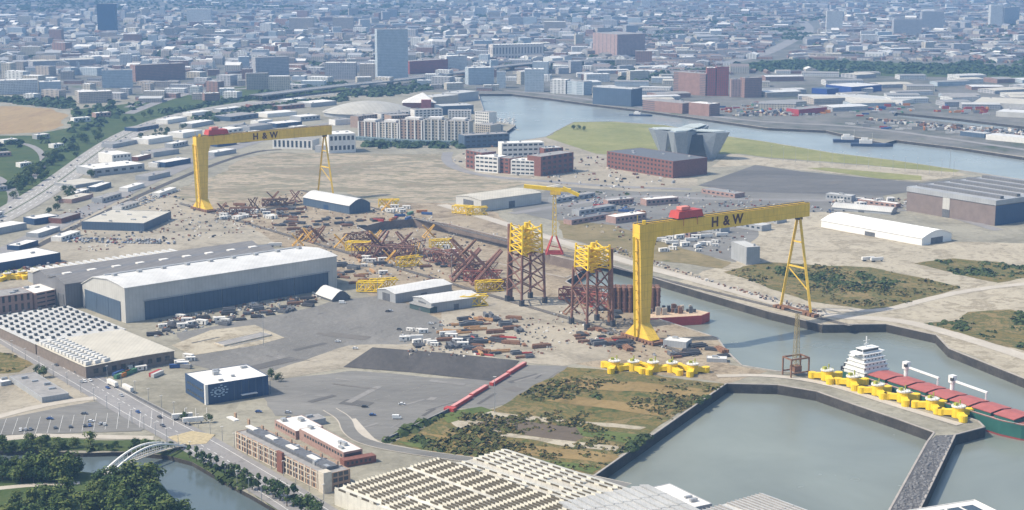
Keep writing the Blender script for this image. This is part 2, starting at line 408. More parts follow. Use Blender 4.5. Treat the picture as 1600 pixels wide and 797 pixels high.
flat('waste_land', [[(248, 312), (300, 285), (380, 248), (430, 238), (560, 240), (700, 240), (712, 262), (760, 280), (830, 285), (760, 300), (700, 315), (600, 318), (540, 300), (475, 300), (400, 322), (330, 325)]], m_waste, .06)
flat('shipyard_yard', [[(320, 323), (480, 300), (600, 318), (760, 318), (800, 350), (935, 405), (885, 440), (905, 452), (990, 486), (1060, 508), (1120, 528), (1140, 570), (1200, 580), (1136, 600), (940, 575), (800, 560), (700, 500), (560, 450), (430, 380), (330, 340)]], m_yard, .06)
flat('concrete_apron', [[(700, 470), (790, 455), (880, 470), (960, 515), (950, 560), (880, 572), (830, 568), (740, 545), (690, 510)], [(400, 590), (545, 540), (700, 536), (800, 565), (780, 575), (540, 575), (410, 598)]], m_conc, .12)
flat('parking_apron', [[(275, 520), (520, 470), (600, 462), (700, 505), (735, 525), (650, 540), (560, 545), (420, 598), (300, 570)]], m_asph, .1)
flat('lower_apron', [[(400, 600), (545, 580), (790, 592), (700, 640), (600, 690), (560, 680), (520, 650), (430, 650), (410, 620)]], m_lot, .13)
flat('side_apron', [[(800, 570), (888, 572), (850, 620), (760, 640), (705, 636)]], m_lot, .14)
flat('dark_asphalt_lot', [[(536, 574), (582, 543), (700, 552), (812, 564), (795, 582), (770, 596), (640, 582)]], m_asphd, .2)
flat('scrub_land', [[(886, 574), (1136, 600), (930, 744), (760, 722), (610, 694), (700, 642), (770, 640)]], m_scrub, .16)
flat('bare_track', [[(740, 668), (800, 678), (930, 694), (1000, 700), (990, 706), (900, 700), (730, 676)], [(700, 656), (752, 640), (780, 645), (900, 658), (1010, 668), (1000, 672), (860, 662), (780, 652), (720, 672)]], m_sand, .24)
flat('bare_soil_bed', [[(756, 650), (880, 664), (930, 675), (900, 690), (800, 676), (728, 668)]], m_brickpave, .22)
flat('pale_yard', [[(1150, 410), (1180, 330), (1290, 320), (1480, 378), (1700, 385), (1750, 560), (1600, 590), (1482, 543), (1385, 506), (1290, 507), (1100, 457), (1060, 440)]], m_sand, .06)
flat('quay_road', [[(880, 372), (960, 395), (1130, 440), (1290, 486), (1290, 492), (1130, 452), (960, 410), (860, 380)]], m_conc, .18)
flat('grass_plot', [[(870, 344), (960, 352), (1100, 398), (1142, 410), (1128, 420), (1000, 405), (880, 372)]], m_drygrass, .2)
flat('rough_scrub_plot', [[(1130, 425), (1200, 410), (1360, 418), (1500, 450), (1440, 472), (1370, 486), (1260, 470)]], m_scrub, .2)
flat('green_scrub_plot', [[(1428, 412), (1490, 404), (1560, 410), (1640, 428), (1560, 442), (1500, 430)]], m_scrub, .21)
flat('bank_scrub_plot', [[(1440, 505), (1500, 500), (1512, 488), (1580, 484), (1720, 520), (1740, 570), (1600, 548), (1500, 520)]], m_scrub, .22)
flat('peninsula_meadow', [[(852, 214), (868, 205), (898, 191), (960, 190.5), (1040, 196), (1150, 215.5), (1200, 222), (1300, 239), (1400, 251), (1500, 266), (1480, 272), (1300, 252), (1180, 240), (1000, 243), (930, 240)]], m_meadow, .1)
flat('slipway_meadow', [[(1130, 222), (1240, 228), (1400, 250), (1490, 266), (1400, 262), (1200, 246), (1130, 236)]], m_meadow, .14)
flat('slipway_paving', [[(1110, 262), (1140, 240), (1200, 248), (1500, 270), (1512, 274), (1440, 284), (1250, 266), (1180, 258)]], m_sand, .16)
flat('slipway_lawn', [[(1260, 263), (1290, 262), (1440, 275), (1440, 282), (1380, 280)]], m_meadow, .22)
flat('dark_lot', [[(1090, 290), (1180, 258), (1250, 268), (1440, 286), (1530, 276), (1640, 300), (1420, 300), (1380, 306), (1230, 302), (1160, 300)]], m_asphm, .2)
flat('quarter_paving', [[(700, 250), (760, 218), (850, 214), (930, 240), (1090, 280), (1090, 290), (1000, 300), (860, 290), (760, 280)]], m_conc, .11)
flat('dock_road_yard', [[(860, 290), (1000, 300), (1160, 300), (1380, 306), (1420, 330), (1180, 332), (1150, 410), (1100, 398), (960, 352), (860, 344), (800, 330)]], m_lot, .13)
flat('left_yard', [[(-40, 470), (0, 400), (100, 345), (240, 300), (330, 325), (430, 380), (200, 400), (100, 440), (20, 460)]], m_conc, .09)
flat('left_bank_ground', [[(-80, 520), (0, 524), (110, 590), (150, 625), (100, 640), (-80, 665)]], m_conc, .1)
flat('brown_grass_patch', [[(-40, 548), (20, 553), (52, 570), (30, 582), (-40, 585)]], m_scrub, .2)
flat('bay_car_park', [[(-60, 668), (30, 650), (110, 634), (150, 628), (195, 642), (228, 668), (220, 674), (-60, 682)]], m_lot, .2)
flat('creek_path', [[(-60, 690), (0, 682), (60, 678), (240, 682), (240, 688), (60, 684), (0, 690), (-60, 698)]], m_path, .24)
flat('creek_bank', [[(-60, 698), (0, 690), (60, 684), (240, 688), (275, 700), (262, 712), (200, 706), (60, 704), (-60, 706)]], m_grass, .2)
flat('park_lawn', [[(-60, 734), (60, 730), (150, 740), (212, 736), (245, 748), (285, 797), (330, 880), (-100, 880)]], m_grass, .2)
flat('park_path', [[(-60, 766), (40, 757), (125, 753), (125, 757), (40, 762), (-60, 772)]], m_path, .26)
flat('creek_east_bank', [[(262, 712), (285, 700), (340, 722), (430, 775), (520, 840), (500, 850), (432, 797), (345, 748), (300, 722)]], m_grass, .2)
flat('works_yard', [[(800, 735), (930, 744), (1000, 775), (1100, 800), (1240, 838), (1350, 862), (1400, 1000), (400, 1000), (560, 760), (700, 722)]], m_lot, .1)
flat('dry_scrub_band', [[(880, 590), (1120, 612), (1098, 624), (1000, 612), (868, 606)], [(850, 626), (900, 620), (1060, 636), (1040, 652), (960, 640)], [(650, 676), (730, 684), (930, 706), (980, 716), (940, 724), (760, 700)]], m_band, .26)
flat('green_scrub_band', [[(690, 648), (752, 636), (770, 642), (700, 662)], [(900, 668), (1000, 680), (985, 694), (910, 682)], [(620, 690), (700, 700), (940, 730), (925, 740), (760, 716), (640, 698)]], m_gband, .27)
flat('building_site_sand', [[(268, 540), (330, 516), (398, 508), (445, 528), (400, 540), (300, 556)]], m_sand, .2)
flat('breakwater_top', [[(1490, 680), (1434, 799), (1430, 812), (1400, 850), (1362, 850), (1390, 800), (1450, 692), (1462, 681)]], m_pier, .2)
flat('junction', [[(262, 684), (300, 674), (336, 680), (322, 694), (285, 697)]], m_yellowline, .34)
m_mway = ground('motorway_surface', [(.27, .255, .235), (.33, .315, .29), (.38, .36, .335)], .02, .4)
# roads
_, RP, RL_, RR_ = ribbon('main_road', [(-120, 448), (-20, 505), (60, 553), (150, 604), (232, 652), (305, 690), (380, 735), (455, 780), (560, 850)], 27, m_road, .28)
dashes('road_marking', RP, [0], .35, 4, 5, .34); dashes('road_edge_line', RP, [-9, 9], .3, 30, .5, .34)
_, P, _, _ = ribbon('motorway', [(-160, 412), (-20, 350), (50, 312), (100, 278), (150, 240), (200, 208), (270, 182), (350, 166), (440, 154), (520, 146)], 40, m_mway, .3)
dashes('motorway_marking', P, [-5, -12, 5, 12], .6, 12, 12, .36); dashes('motorway_barrier_line', P, [0], 1.6, 40, 2, .38, m_grass)
ribbon('slip_road', [(-60, 262), (-5, 275), (22, 298), (20, 325), (-10, 352), (-80, 385)], 13, m_road, .26)
ribbon('slip_road', [(-60, 225), (30, 222), (60, 232), (72, 252), (50, 280)], 11, m_road, .27)
ribbon('ring_road', [(200, 178), (250, 158), (310, 142), (400, 138), (470, 128), (600, 126), (700, 112)], 22, m_road, .27)
ribbon('dock_road', [(-120, 455), (0, 398), (110, 342), (220, 288), (300, 254), (380, 226), (430, 212), (500, 196), (560, 186)], 26, m_road, .26)
ribbon('rail_strip', [(-120, 470), (20, 405), (130, 348), (230, 300), (330, 258), (400, 236), (440, 234)], 9, m_asphd, .24)
ribbon('crescent_road', [(700, 238), (696, 250), (712, 264), (760, 276), (860, 284), (960, 292), (1080, 296)], 15, m_road, .25)
ribbon('queens_road', [(800, 334), (900, 318), (1000, 304), (1110, 312), (1250, 312), (1420, 318), (1560, 360)], 14, m_road, .26)
ribbon('yard_road', [(690, 320), (790, 350), (900, 385), (1000, 415), (1150, 455), (1290, 496), (1400, 498), (1500, 525), (1700, 590)], 14, m_path, .25)
ribbon('yard_road', [(1290, 484), (1380, 487), (1440, 470), (1520, 452), (1660, 438)], 10, m_path, .26)
ribbon('works_lane', [(515, 640), (540, 655), (545, 675), (570, 692), (640, 706), (760, 722), (880, 738), (980, 760)], 10, m_path, .3)
ribbon('works_lane', [(515, 640), (540, 655), (545, 675), (570, 692), (640, 706), (760, 722), (880, 738), (980, 760)], 8.4, m_lot, .36)
ribbon('works_lane', [(550, 655), (565, 672), (582, 690), (600, 697)], 5, m_path, .31)
ribbon('park_road', [(-40, 662), (40, 640), (100, 628), (150, 622)], 8, m_path, .3)
ribbon('far_motorway', [(940, 99), (1060, 100), (1140, 98), (1195, 85), (1240, 62), (1268, 48), (1250, 30), (1200, 22)], 40, m_road, .3)
ribbon('city_road', [(200, 168), (250, 150), (300, 132), (350, 122), (420, 112)], 18, m_road, .3)
ribbon('city_road', [(0, 122), (120, 128), (240, 140), (340, 150)], 16, m_road, .3)
ribbon('city_road', [(470, 128), (486, 110), (500, 90), (506, 70), (520, 50)], 18, m_road, .31)
ribbon('city_road', [(1300, 112), (1400, 92), (1500, 62), (1560, 40)], 18, m_road, .31)
ribbon('far_bank_road', [(790, 142), (870, 148), (960, 162), (1080, 178), (1200, 192), (1320, 196), (1420, 208), (1600, 234), (1750, 256)], 16, m_road, .3)
ribbon('quay_top_road', [(1120, 588), (1200, 586), (1290, 598), (1400, 634), (1500, 664)], 7, m_path, .3)
for a_, c_ in (((1004, 532), (318, 329)), ((1243, 488), (509, 307))):
    p, q = G(*a_), G(*c_); d = (q - p).normalized(); p, q = p - d * 60, q + d * 60; s_ = Vector((-d.y, d.x, 0)); b = MB()
    for k in (-1.2, 1.2): b.beam(p + s_ * k + Vector((0, 0, .32)), q + s_ * k + Vector((0, 0, .32)), .35, .14)
    o = b.build('crane_rail', m_cope); tag(o, kind='structure')
    b = MB(); b.face([tuple(v.xy) + (.29,) for v in (p + s_ * 3, p - s_ * 3, q - s_ * 3, q + s_ * 3)]); tag(b.build('rail_bed', m_quay), kind='structure')
# car-park bays and parked-trailer grid lines
# repaired asphalt panels and faint lane lines on the open tarmac
m_rep = [ground('asphalt_patch_a', [(.1, .098, .095), (.135, .13, .125)], .05, .4), ground('asphalt_patch_b', [(.19, .182, .172), (.26, .25, .235)], .05, .4), ground('asphalt_patch_c', [(.14, .13, .12), (.18, .17, .155)], .05, .4)]
LOTS = [[(290, 565), (300, 525), (520, 474), (600, 466), (690, 508), (640, 536), (430, 588)], [(420, 604), (550, 586), (780, 598), (700, 638), (600, 684), (560, 676), (525, 645), (430, 640)], [(1110, 292), (1190, 266), (1430, 290), (1380, 300), (1160, 298)], [(820, 575), (880, 576), (840, 618), (740, 634)]]
rp = random.Random(61); fp = Frame(G(705, 641), G(822, 570)); fq = Frame(G(400, 600), G(560, 560))
for i in range(64):
    lot = rp.choice(LOTS); x, y = rnd_in(lot, rp); p = G(x, y); a = rp.choice([fp.ang, fq.ang, fq.ang, fp.ang + 1.571]); w_, h_ = rp.uniform(6, 45), rp.choice([1.2, 2.5, 5, 12]); cs, sn = math.cos(a), math.sin(a)
    q = [(p.x + u * cs - v * sn, p.y + u * sn + v * cs) for u, v in ((-w_ / 2, -h_ / 2), (w_ / 2, -h_ / 2), (w_ / 2, h_ / 2), (-w_ / 2, h_ / 2))]
    if all(inpoly(*proj(Vector((t_[0], t_[1], 0))), lot) for t_ in q): b = MB(); b.face([t_ + (.215 + i * .0012,) for t_ in q]); tag(b.build('asphalt_patch', rp.choice(m_rep)), kind='structure')
b = MB()
for lot, fr_ in ((LOTS[0], fq), (LOTS[1], fq), (LOTS[2], fq)):
    for k in range(-60, 60):
        for u in range(-40, 80):
            p = fr_.P(u * 9.0, k * 15.0, .32); q = fr_.P(u * 9.0 + 7, k * 15.0, .32)
            if inpoly(*proj(p), lot) and inpoly(*proj(q), lot) and rp.random() < .75: b.beam(p, q, .16, .01)
tag(b.build('lane_marking', m_cope), kind='structure')
b = MB()
f = Frame(G(300, 565), G(600, 470), G(640, 540))
g = Frame(G(60, 680), G(200, 672), G(60, 650))
for i in range(0, 20): 
    p, q = g.P(i * 7 - 30, 3, .3), g.P(i * 7 - 30, 40, .3); b.beam(p, q, .16, .02)
tag(b.build('bay_marking', m_white), kind='structure')
b = MB()
for j in range(6):
    for i in range(60):
        p = f.P(15 + i * 2.8, 12 + j * 22, .2); q = f.P(15 + i * 2.8, 16.8 + j * 22, .2)
        x, y = proj(p)
        if inpoly(x, y, [(300, 568), (520, 474), (600, 466), (690, 508), (650, 536), (430, 590)]): b.beam(p, q, .12, .02)
tag(b.build('bay_marking', m_cope), kind='structure')
# ------------------------------------------------------------------ building kit
def P3(p): return (p[0], p[1])
mt_white = sheet('white_roof_sheet', (.6, .59, .565), 1.5, 0, .5, .12)
mt_cream = sheet('cream_roof_sheet', (.5, .465, .39), 1.5, 0, .6, .2)
mt_cream2 = sheet('old_cream_roof', (.6, .575, .5), 2.5, .4, .7, .12, .28, 9)
mt_grey = sheet('grey_wall_sheet', (.34, .35, .36), 1.0, 0, .5, .15)
mt_pale = sheet('pale_grey_sheet', (.5, .49, .46), 1.2, 0, .5, .15)
mt_dgrey = sheet('dark_grey_roof_sheet', (.16, .16, .165), 2.0, .6, .6, .3)
mt_mgrey = sheet('mid_grey_roof_sheet', (.27, .265, .255), 2.0, .6, .6, .25)
mt_blue = sheet('blue_wall_sheet', (.035, .07, .14), 1.2, 0, .45, .25)
mt_bluegrey = sheet('bluegrey_wall_sheet', (.08, .115, .165), 1.6, 0, .45, .25)
m_glass = paint('dark_window_glass', (.04, .05, .06), .15, .2); m_glass.node_tree.nodes['Principled BSDF'].inputs['Specular IOR Level'].default_value = .6
m_brick = paint('red_brick', (.35, .24, .17), .85, .25, .5)
m_brickd = paint('dark_red_brick', (.2, .09, .07), .85, .25, .5)
m_brickp = paint('pink_brown_brick', (.33, .22, .19), .85, .2, .5)
m_workwall = paint('works_dark_wall', (.2, .165, .14), .85, .2, .3)
m_dhall = sheet('hall_dark_sheet', (.17, .17, .18), 1.0, 0, .6, .25)
mt_bgrey = sheet('hall_brown_grey_roof', (.215, .205, .195), 2.0, .6, .6, .25)
m_stone = paint('pale_stone', (.52, .47, .39), .8, .15, .5)
m_slate = paint('slate_roofing', (.12, .125, .135), .7, .25, .4)
m_felt = paint('grey_roof_felt', (.27, .26, .25), .9, .2, .2)
m_wfelt = paint('white_roof_membrane', (.66, .64, .6), .8, .12, .15)
m_beige = paint('beige_render', (.48, .42, .34), .8, .12, .3)
m_offw = paint('white_render', (.66, .64, .6), .7, .1, .3)
m_plant = paint('galvanised_plant', (.36, .37, .38), .45, .2, .5, .3)
def rect_prism(b, fr, u0, u1, v0, v1, z0, z1, mi=0, top=None): b.prism(fr.quad(u0, u1, v0, v1), z0, z1, mi, top)
def hall(name, label, cat, fr, L_, W_, prof, wall, roof, group=None, over=.6, th=.35, z0=0.0, parent=None, u0=0.0, v0=0.0):
    "long building with any roof profile [(t across, z)] extruded along its length"
    org = fr.P(u0, v0, z0); t = thing(name, label, cat, org, 0, group)
    w = MB(); n = len(prof)
    for e, uu in ((0, u0), (1, u0 + L_)):
        f = [fr.P(uu, v0, z0), fr.P(uu, v0 + W_, z0)] + [fr.P(uu, v0 + W_ * tt, z0 + z) for tt, z in reversed(prof)]
        w.face(f)
    w.face([fr.P(u0, v0, z0), fr.P(u0 + L_, v0, z0), fr.P(u0 + L_, v0, z0 + prof[0][1]), fr.P(u0, v0, z0 + prof[0][1])])
    w.face([fr.P(u0, v0 + W_, z0), fr.P(u0 + L_, v0 + W_, z0), fr.P(u0 + L_, v0 + W_, z0 + prof[-1][1]), fr.P(u0, v0 + W_, z0 + prof[-1][1])])
    w.build('wall', wall, t, org)
    r = MB(); pp = [(v0 + W_ * tt, z) for tt, z in prof]
    d0 = (pp[0][0] - over, pp[0][1] - .1); d1 = (pp[-1][0] + over, pp[-1][1] - .1); pp = [d0] + pp[1:-1] + [d1] if n > 2 else [d0, d1]
    for (va, za), (vb, zb) in zip(pp, pp[1:]):
        q = [fr.P(uu, vv, z0 + zz + k) for k in (.02, th) for uu, vv, zz in ((u0 - over, va, za), (u0 + L_ + over, va, za), (u0 + L_ + over, vb, zb), (u0 - over, vb, zb))]
        r.mesh(q, [(4, 5, 6, 7), (3, 2, 1, 0), (0, 1, 5, 4), (1, 2, 6, 5), (2, 3, 7, 6), (3, 0, 4, 7)])
    r.build('roof', roof, t, org)
    return t
def part_box(t, name, fr, u0, u1, v0, v1, z0, z1, mat):
    b = MB(); rect_prism(b, fr, u0, u1, v0, v1, z0, z1); return b.build(name, mat, t, t.location)
WM = {}
def pane_mesh(w, h, mat, ang, d=.16):
    k = (round(w, 2), round(h, 2), mat.name, round(ang, 4))
    if k not in WM:
        b = MB(); b.box((0, 0, 0), (w, d, h), ang); me = bpy.data.meshes.new('window'); me.from_pydata(b.v, [], b.f); me.materials.append(mat); WM[k] = me
    return WM[k]
def windows(t, fr, side, a0, a1, other, zs, n, w, h, mat=None, name='window'):
    "n panes per floor on the wall 'v' (runs along u at v=other) or 'u' (runs along v at u=other)"
    mat = mat or m_glass; ang = fr.ang + (0 if side == 'v' else math.pi / 2)
    for z in zs:
        for i in range(n):
            a = a0 + (a1 - a0) * (i + .5) / n; p = fr.P(a, other, z) if side == 'v' else fr.P(other, a, z)
            o = bpy.data.objects.new(name, pane_mesh(w, h, mat, ang)); COL.objects.link(o); o.parent = t; o.location = p - t.location
def flatb(name, label, cat, fr, u0, u1, v0, v1, h, wall, roof, group=None, par=.9, z0=0.0, plant=0, seed=1):
    "flat-roofed block with parapet and rooftop plant"
    org = fr.P((u0 + u1) / 2, (v0 + v1) / 2, z0); t = thing(name, label, cat, org, 0, group)
    b = MB(); rect_prism(b, fr, u0, u1, v0, v1, z0, z0 + h - par)
    if par > 0:
        k = .45
        for a in ((u0, u1, v0, v0 + k), (u0, u1, v1 - k, v1), (u0, u0 + k, v0 + k, v1 - k), (u1 - k, u1, v0 + k, v1 - k)): rect_prism(b, fr, *a, z0 + h - par, z0 + h)
    b.build('wall', wall, t, org)
    k = .46 if par > 0 else -.3; b = MB(); rect_prism(b, fr, u0 + k, u1 - k, v0 + k, v1 - k, z0 + h - par + .01, z0 + h - par * .35 + .05); b.build('roof', roof, t, org)
    rr = random.Random(seed)
    for i in range(plant):
        cu, cv = rr.uniform(u0 + 3, u1 - 5), rr.uniform(v0 + 2, v1 - 4) if v1 - v0 > 8 else (v0 + v1) / 2 - 1
        b = MB(); rect_prism(b, fr, cu, cu + rr.uniform(2, 5), cv, cv + rr.uniform(1.5, 3), z0 + h - par * .35 + .05, z0 + h + rr.uniform(.8, 2.2)); b.build('roof_plant', m_plant, t, org)
    return t
# ------------------------------------------------------------------ the two big assembly halls
A0 = G(197, 505); fA = Frame(A0, G(527, 450), G(132, 480)); LA, WA = fA.len, fA.wid
PA = [(0, 28.5), (.12, 30), (.38, 31.5), (.72, 29), (1, 20)]
t = hall('assembly_hall', 'huge grey shipyard hall with white arched roof and tall dark blue doors', 'hall', fA, LA, WA, PA, mt_pale, mt_white, over=.8, th=.6)
g = (LA - 34) / 5
for i in range(5): part_box(t, 'door', fA, 17 + i * (LA - 26) / 5, 17 + (i + 1) * (LA - 26) / 5 - .5, -.5, -.05, .1, 15.5, mt_bluegrey)
for i in range(3): part_box(t, 'end_door', fA, -.5, -.05, 8 + i * 21, 28.6 + i * 21, .1, 16.5, mt_bluegrey)
part_box(t, 'door_track', fA, 16, LA - 8, -.9, -.05, 15.6, 16.4, mt_grey)
part_box(t, 'ridge_vent', fA, 8, LA - 8, WA * .66, WA * .7, 29.6, 30.8, mt_grey)
for i in range(9):
    part_box(t, 'roof_fan', fA, 10 + i * (LA - 25) / 8, 13.5 + i * (LA - 25) / 8, WA * .5, WA * .55, 31, 33, m_plant)
b0 = WA + 3
t = hall('fabrication_hall', 'long grey hall with dark and pale striped roof behind the white arched hall', 'hall', fA, LA * 1.02, 62, [(0, 21), (.25, 26), (.5, 22), (.75, 26), (1, 21)], m_dhall, mt_bgrey, u0=-14, v0=b0)
for i in range(9): part_box(t, 'roof_light', fA, -6 + i * LA / 9, 1 + i * LA / 9, b0 + 17, b0 + 22, 25.4, 26.6, m_wfelt)
part_box(t, 'dark_roof_band', fA, -14, LA, b0 + 24, b0 + 33, 22.6, 23.9, mt_dgrey)
for i in range(6): part_box(t, 'end_door', fA, -14.4, -14.05, b0 + 3 + i * 9.6, b0 + 11.6 + i * 9.6, .1, 12, m_slate)
t = hall('long_shed', 'low striped saw-roofed shed beyond the fabrication hall', 'shed', fA, 150, 55, [(0, 9), (.5, 11), (1, 9)], mt_grey, mt_cream, u0=10, v0=b0 + 72)
for i in range(20): part_box(t, 'roof_ridge', fA, 12 + i * 7.3, 15 + i * 7.3, b0 + 73, b0 + 126, 10, 12.4, mt_white)
# ------------------------------------------------------------------ saw-tooth works beside the road
RS = random.Random(15)
def sawtooth(name, label, fr, L_, W_, h, n, along, wall, roof, glass, u0=0, v0=0, tooth=3.0, group=None, rows=1, flip=False, skip=0.0):
    "along='v': ridges run across the width and repeat along u"
    org = fr.P(u0, v0); t = thing(name, label, 'works', org, 0, group)
    b = MB(); rect_prism(b, fr, u0, u0 + L_, v0, v0 + W_, 0, h); b.build('wall', wall, t, org)
    r = MB(); g = MB(); tot = L_ if along == 'v' else W_; oth = W_ if along == 'v' else L_; p = tot / n
    for i in range(n):
        for k in range(rows):
            if skip and RS.random() < skip * (1.8 if (i // 3 + k // 4) % 3 == 0 else .4): continue
            a0, a1 = i * p, (i + 1) * p - .05; c0, c1 = k * oth / rows + .3, (k + 1) * oth / rows - .3
            lo, hi = h + .05, h + tooth
            def Q(a, c, z): return fr.P(u0 + a, v0 + c, z) if along == 'v' else fr.P(u0 + c, v0 + a, z)
            x0, x1 = (a1, a0) if flip else (a0, a1)
            vs = [Q(x0, c0, lo), Q(x0, c1, lo), Q(x0, c1, hi), Q(x0, c0, hi), Q(x1, c0, lo), Q(x1, c1, lo)]
            r.mesh(vs, [(3, 2, 5, 4), (0, 3, 4), (1, 5, 2), (0, 4, 5, 1)])
            g.mesh(vs[:4], [(0, 1, 2, 3)])
    r.build('roof', roof, t, org); g.build('roof_glazing', glass, t, org)
    return t
def glazing(name, bar, pitch, dark=(.06, .06, .055)):
    m, t, b = nt(name); co = N(t, 'ShaderNodeTexCoord').outputs['Object']; s = N(t, 'ShaderNodeSeparateXYZ'); L(t, co, s.inputs[0])
    u = mth(t, 'SUBTRACT', s.outputs[0], s.outputs[1]); k = mth(t, 'LESS_THAN', mth(t, 'FRACT', mth(t, 'DIVIDE', u, pitch)), .35)
    L(t, mixc(t, k, dark, bar), b.inputs['Base Color']); b.inputs['Roughness'].default_value = .4; return m
m_sawglass = glazing('north_light_glazing', (.6, .57, .49), 14, (.1, .085, .06))
m_sawglass2 = glazing('north_light_glazing_white', (.6, .59, .56), 6)
fS = Frame(G(135, 592), G(0, 528), G(270, 566)); WS = fS.wid
t = hall('cream_roofed_works', 'cream flat-roofed works building at the kerb of the long road', 'works', fS, 84, WS, [(0, 8.5), (.33, 9), (.66, 9.4), (1, 9)], m_workwall, mt_cream)
sawt = MB()
for i in range(14):
    for k in range(3): sawt.prism([P3(fS.P(2 + i * 5.8, 1 + k * 7)), P3(fS.P(6.2 + i * 5.8, 1 + k * 7)), P3(fS.P(4.2 + i * 5.8, 6.5 + k * 7))], 9, 11.3)
sawt.build('roof_ridge', mt_white, t, t.location)
windows(t, fS, 'u', 4, WS - 2, -.1, [4.5], 9, 3.5, 3.2)
t = hall('rooflight_works', 'pale grey works roof dotted with rows of dark rooflights', 'works', fS, 104, WS + 4, [(0, 8.3), (.5, 8.8), (1, 8.3)], m_workwall, mt_pale, u0=86)
dk = MB()
k_me = None
for i in range(9):
    for k in range(11):
        c = fS.P(92 + i * 11.5 + (k % 2) * 5.5, 4 + k * 6.3, 10.0)
        if k_me is None:
            b = MB(); b.box((0, 0, -.3), (2.3, 2.2, 1.7), fS.ang); k_me = bpy.data.meshes.new('roof_light'); k_me.from_pydata(b.v, [], b.f); k_me.materials.append(paint('rooflight_grey', (.07, .08, .09), .6))
        o = bpy.data.objects.new('roof_light', k_me); COL.objects.link(o); o.parent = t; o.location = c - t.location
# ------------------------------------------------------------------ bottom-edge saw-tooth factories
fN = Frame(G(523, 789), G(688, 739)); fN.v = -fN.v if fN.v.y > 0 else fN.v
sawtooth('north_light_factory', 'big cream factory roof with rows of dark slit rooflights beyond the brick offices', fN, fN.len, 180, 9, 27, 'v', mt_cream2, mt_cream2, m_sawglass, tooth=1.35, rows=5, skip=.05)
fN1 = Frame(G(690, 739), G(800, 745), G(700, 800)); fN1.v = -fN1.v if fN1.v.y > 0 else fN1.v
fN1 = Frame(fN.P(fN.len + 1, 12), fN.P(fN.len + 40, 12)); fN1.v = fN.v
sawtooth('worn_factory', 'stained cream stepped factory roof right of the slit-roofed factory', fN1, 40, 150, 8, 9, 'v', mt_cream, mt_cream2, m_sawglass, tooth=1.1, rows=8, skip=.3)
fN2 = Frame(G(905, 800), G(1012, 784)); fN2.v = -fN2.v if fN2.v.y > 0 else fN2.v
fN2 = Frame(fN2.o - fN2.u * 16 + fN2.v * 8, G(1012, 784)); fN2.v = -fN2.v if fN2.v.y > 0 else fN2.v
sawtooth('white_ridge_shed', 'pale grey ridged shed roof at the edge of the square basin', fN2, fN2.len, 90, 10, 10, 'v', mt_grey, mt_pale, mt_grey, tooth=1.0, rows=5, skip=.12)
part = flatb('boiler_house', 'small pale flat-roofed block on the corner of the ridged shed', 'building', fN2, fN2.len + 1, fN2.len + 13, 2, 40, 9, mt_grey, m_wfelt, plant=2)
fN3 = Frame(G(1062, 842), G(1190, 804)); fN3.v = -fN3.v if fN3.v.y > 0 else fN3.v
sawtooth('ribbed_factory', 'long white roofed factory with thin dark ribs in front of the square basin', fN3, fN3.len, 150, 12, 20, 'v', mt_pale, mt_white, m_felt, tooth=1.0, rows=6, skip=.06)
fN4 = Frame(G(1340, 856), G(1520, 826)); fN4.v = -fN4.v if fN4.v.y > 0 else fN4.v
t = flatb('glass_roofed_hall', 'white framed hall with dark glass roof at the foot of the breakwater', 'hall', fN4, 0, fN4.len, 0, 60, 16, m_offw, m_offw, par=1.2)
for i in range(7): part_box(t, 'roof_glazing', fN4, 4 + i * (fN4.len - 8) / 7, 2 + (i + 1) * (fN4.len - 8) / 7, 6, 56, 15.6, 15.95, m_glass)
# ------------------------------------------------------------------ blue building
fB = Frame(G(322, 633), G(420, 617), G(268, 617)); hB = HT(322, 633, 602)
t = flatb('blue_office', 'dark blue box building with white flat roof and pale swirl on its wall', 'office', fB, 0, fB.len, 0, fB.wid, hB, mt_blue, m_wfelt, plant=5, seed=4)
part_box(t, 'corner_strip', fB, -.35, 1.6, -.35, 1.6, 0, hB + .2, m_offw)
part_box(t, 'canopy', fB, fB.len * .55, fB.len * .8, -2.5, -.05, 3.2, 3.6, m_offw)
b = MB()
for i in range(26):
    a = i / 25 * 4.4 * math.pi; r = 1.2 + i * .22; b.box(fB.P(9 + r * math.cos(a), -.2, 8 + r * .62 * math.sin(a)), (1.5, .2, .7), fB.ang)
b.build('wall_mural', paint('mural_pale_blue', (.35, .45, .55), .6), t, t.location)
for i in range(6): part_box(t, 'wall_panel_joint', fB, 20 + i * 5.2, 20.4 + i * 5.2, -.12, -.03, .5, hB - 1, mt_bluegrey)
windows(t, fB, 'u', 4, fB.wid - 3, -.06, [3.0, 8.5], 7, 3.2, 1.3)
# ------------------------------------------------------------------ brick drawing offices
fO = Frame(G(507, 771), G(369, 701), G(533, 754)); hO = HT(507, 771, 742); LO, WO = fO.len, fO.wid
t = flatb('brick_offices', 'long three-storey red brick office block with rows of arched windows along the road', 'offices', fO, 0, LO, 0, WO, hO, m_brick, m_felt, par=1.1, plant=4, seed=9)
nW = 30
windows(t, fO, 'v', 3, LO - 3, -.05, [2.0, 5.4, 8.7], nW, 1.5, 2.1)
windows(t, fO, 'u', 2, WO - 1, -.05, [2.2, 6.0, 9.2], 4, 2.6, 2.2)
for z in (.2, 3.7, 7.1, hO - .9): part_box(t, 'string_course', fO, -.25, LO + .2, -.3, -.02, z, z + .35, m_stone)
for i in range(16): part_box(t, 'pilaster', fO, i * (LO - 1) / 15, i * (LO - 1) / 15 + 1.0, -.34, -.01, .6, hO + .3, m_stone)
part_box(t, 'central_bay', fO, LO * .43, LO * .49, -1.6, -.01, 0, hO + 1.6, m_brickd)
part_box(t, 'entrance_tower', fO, -.8, 5, -.8, 4.5, 0, hO + 1.3, m_stone)
part_box(t, 'slate_roof', fO, 6, LO - 4, WO * .3, WO * .75, hO - .4, hO + 1.5, m_slate)
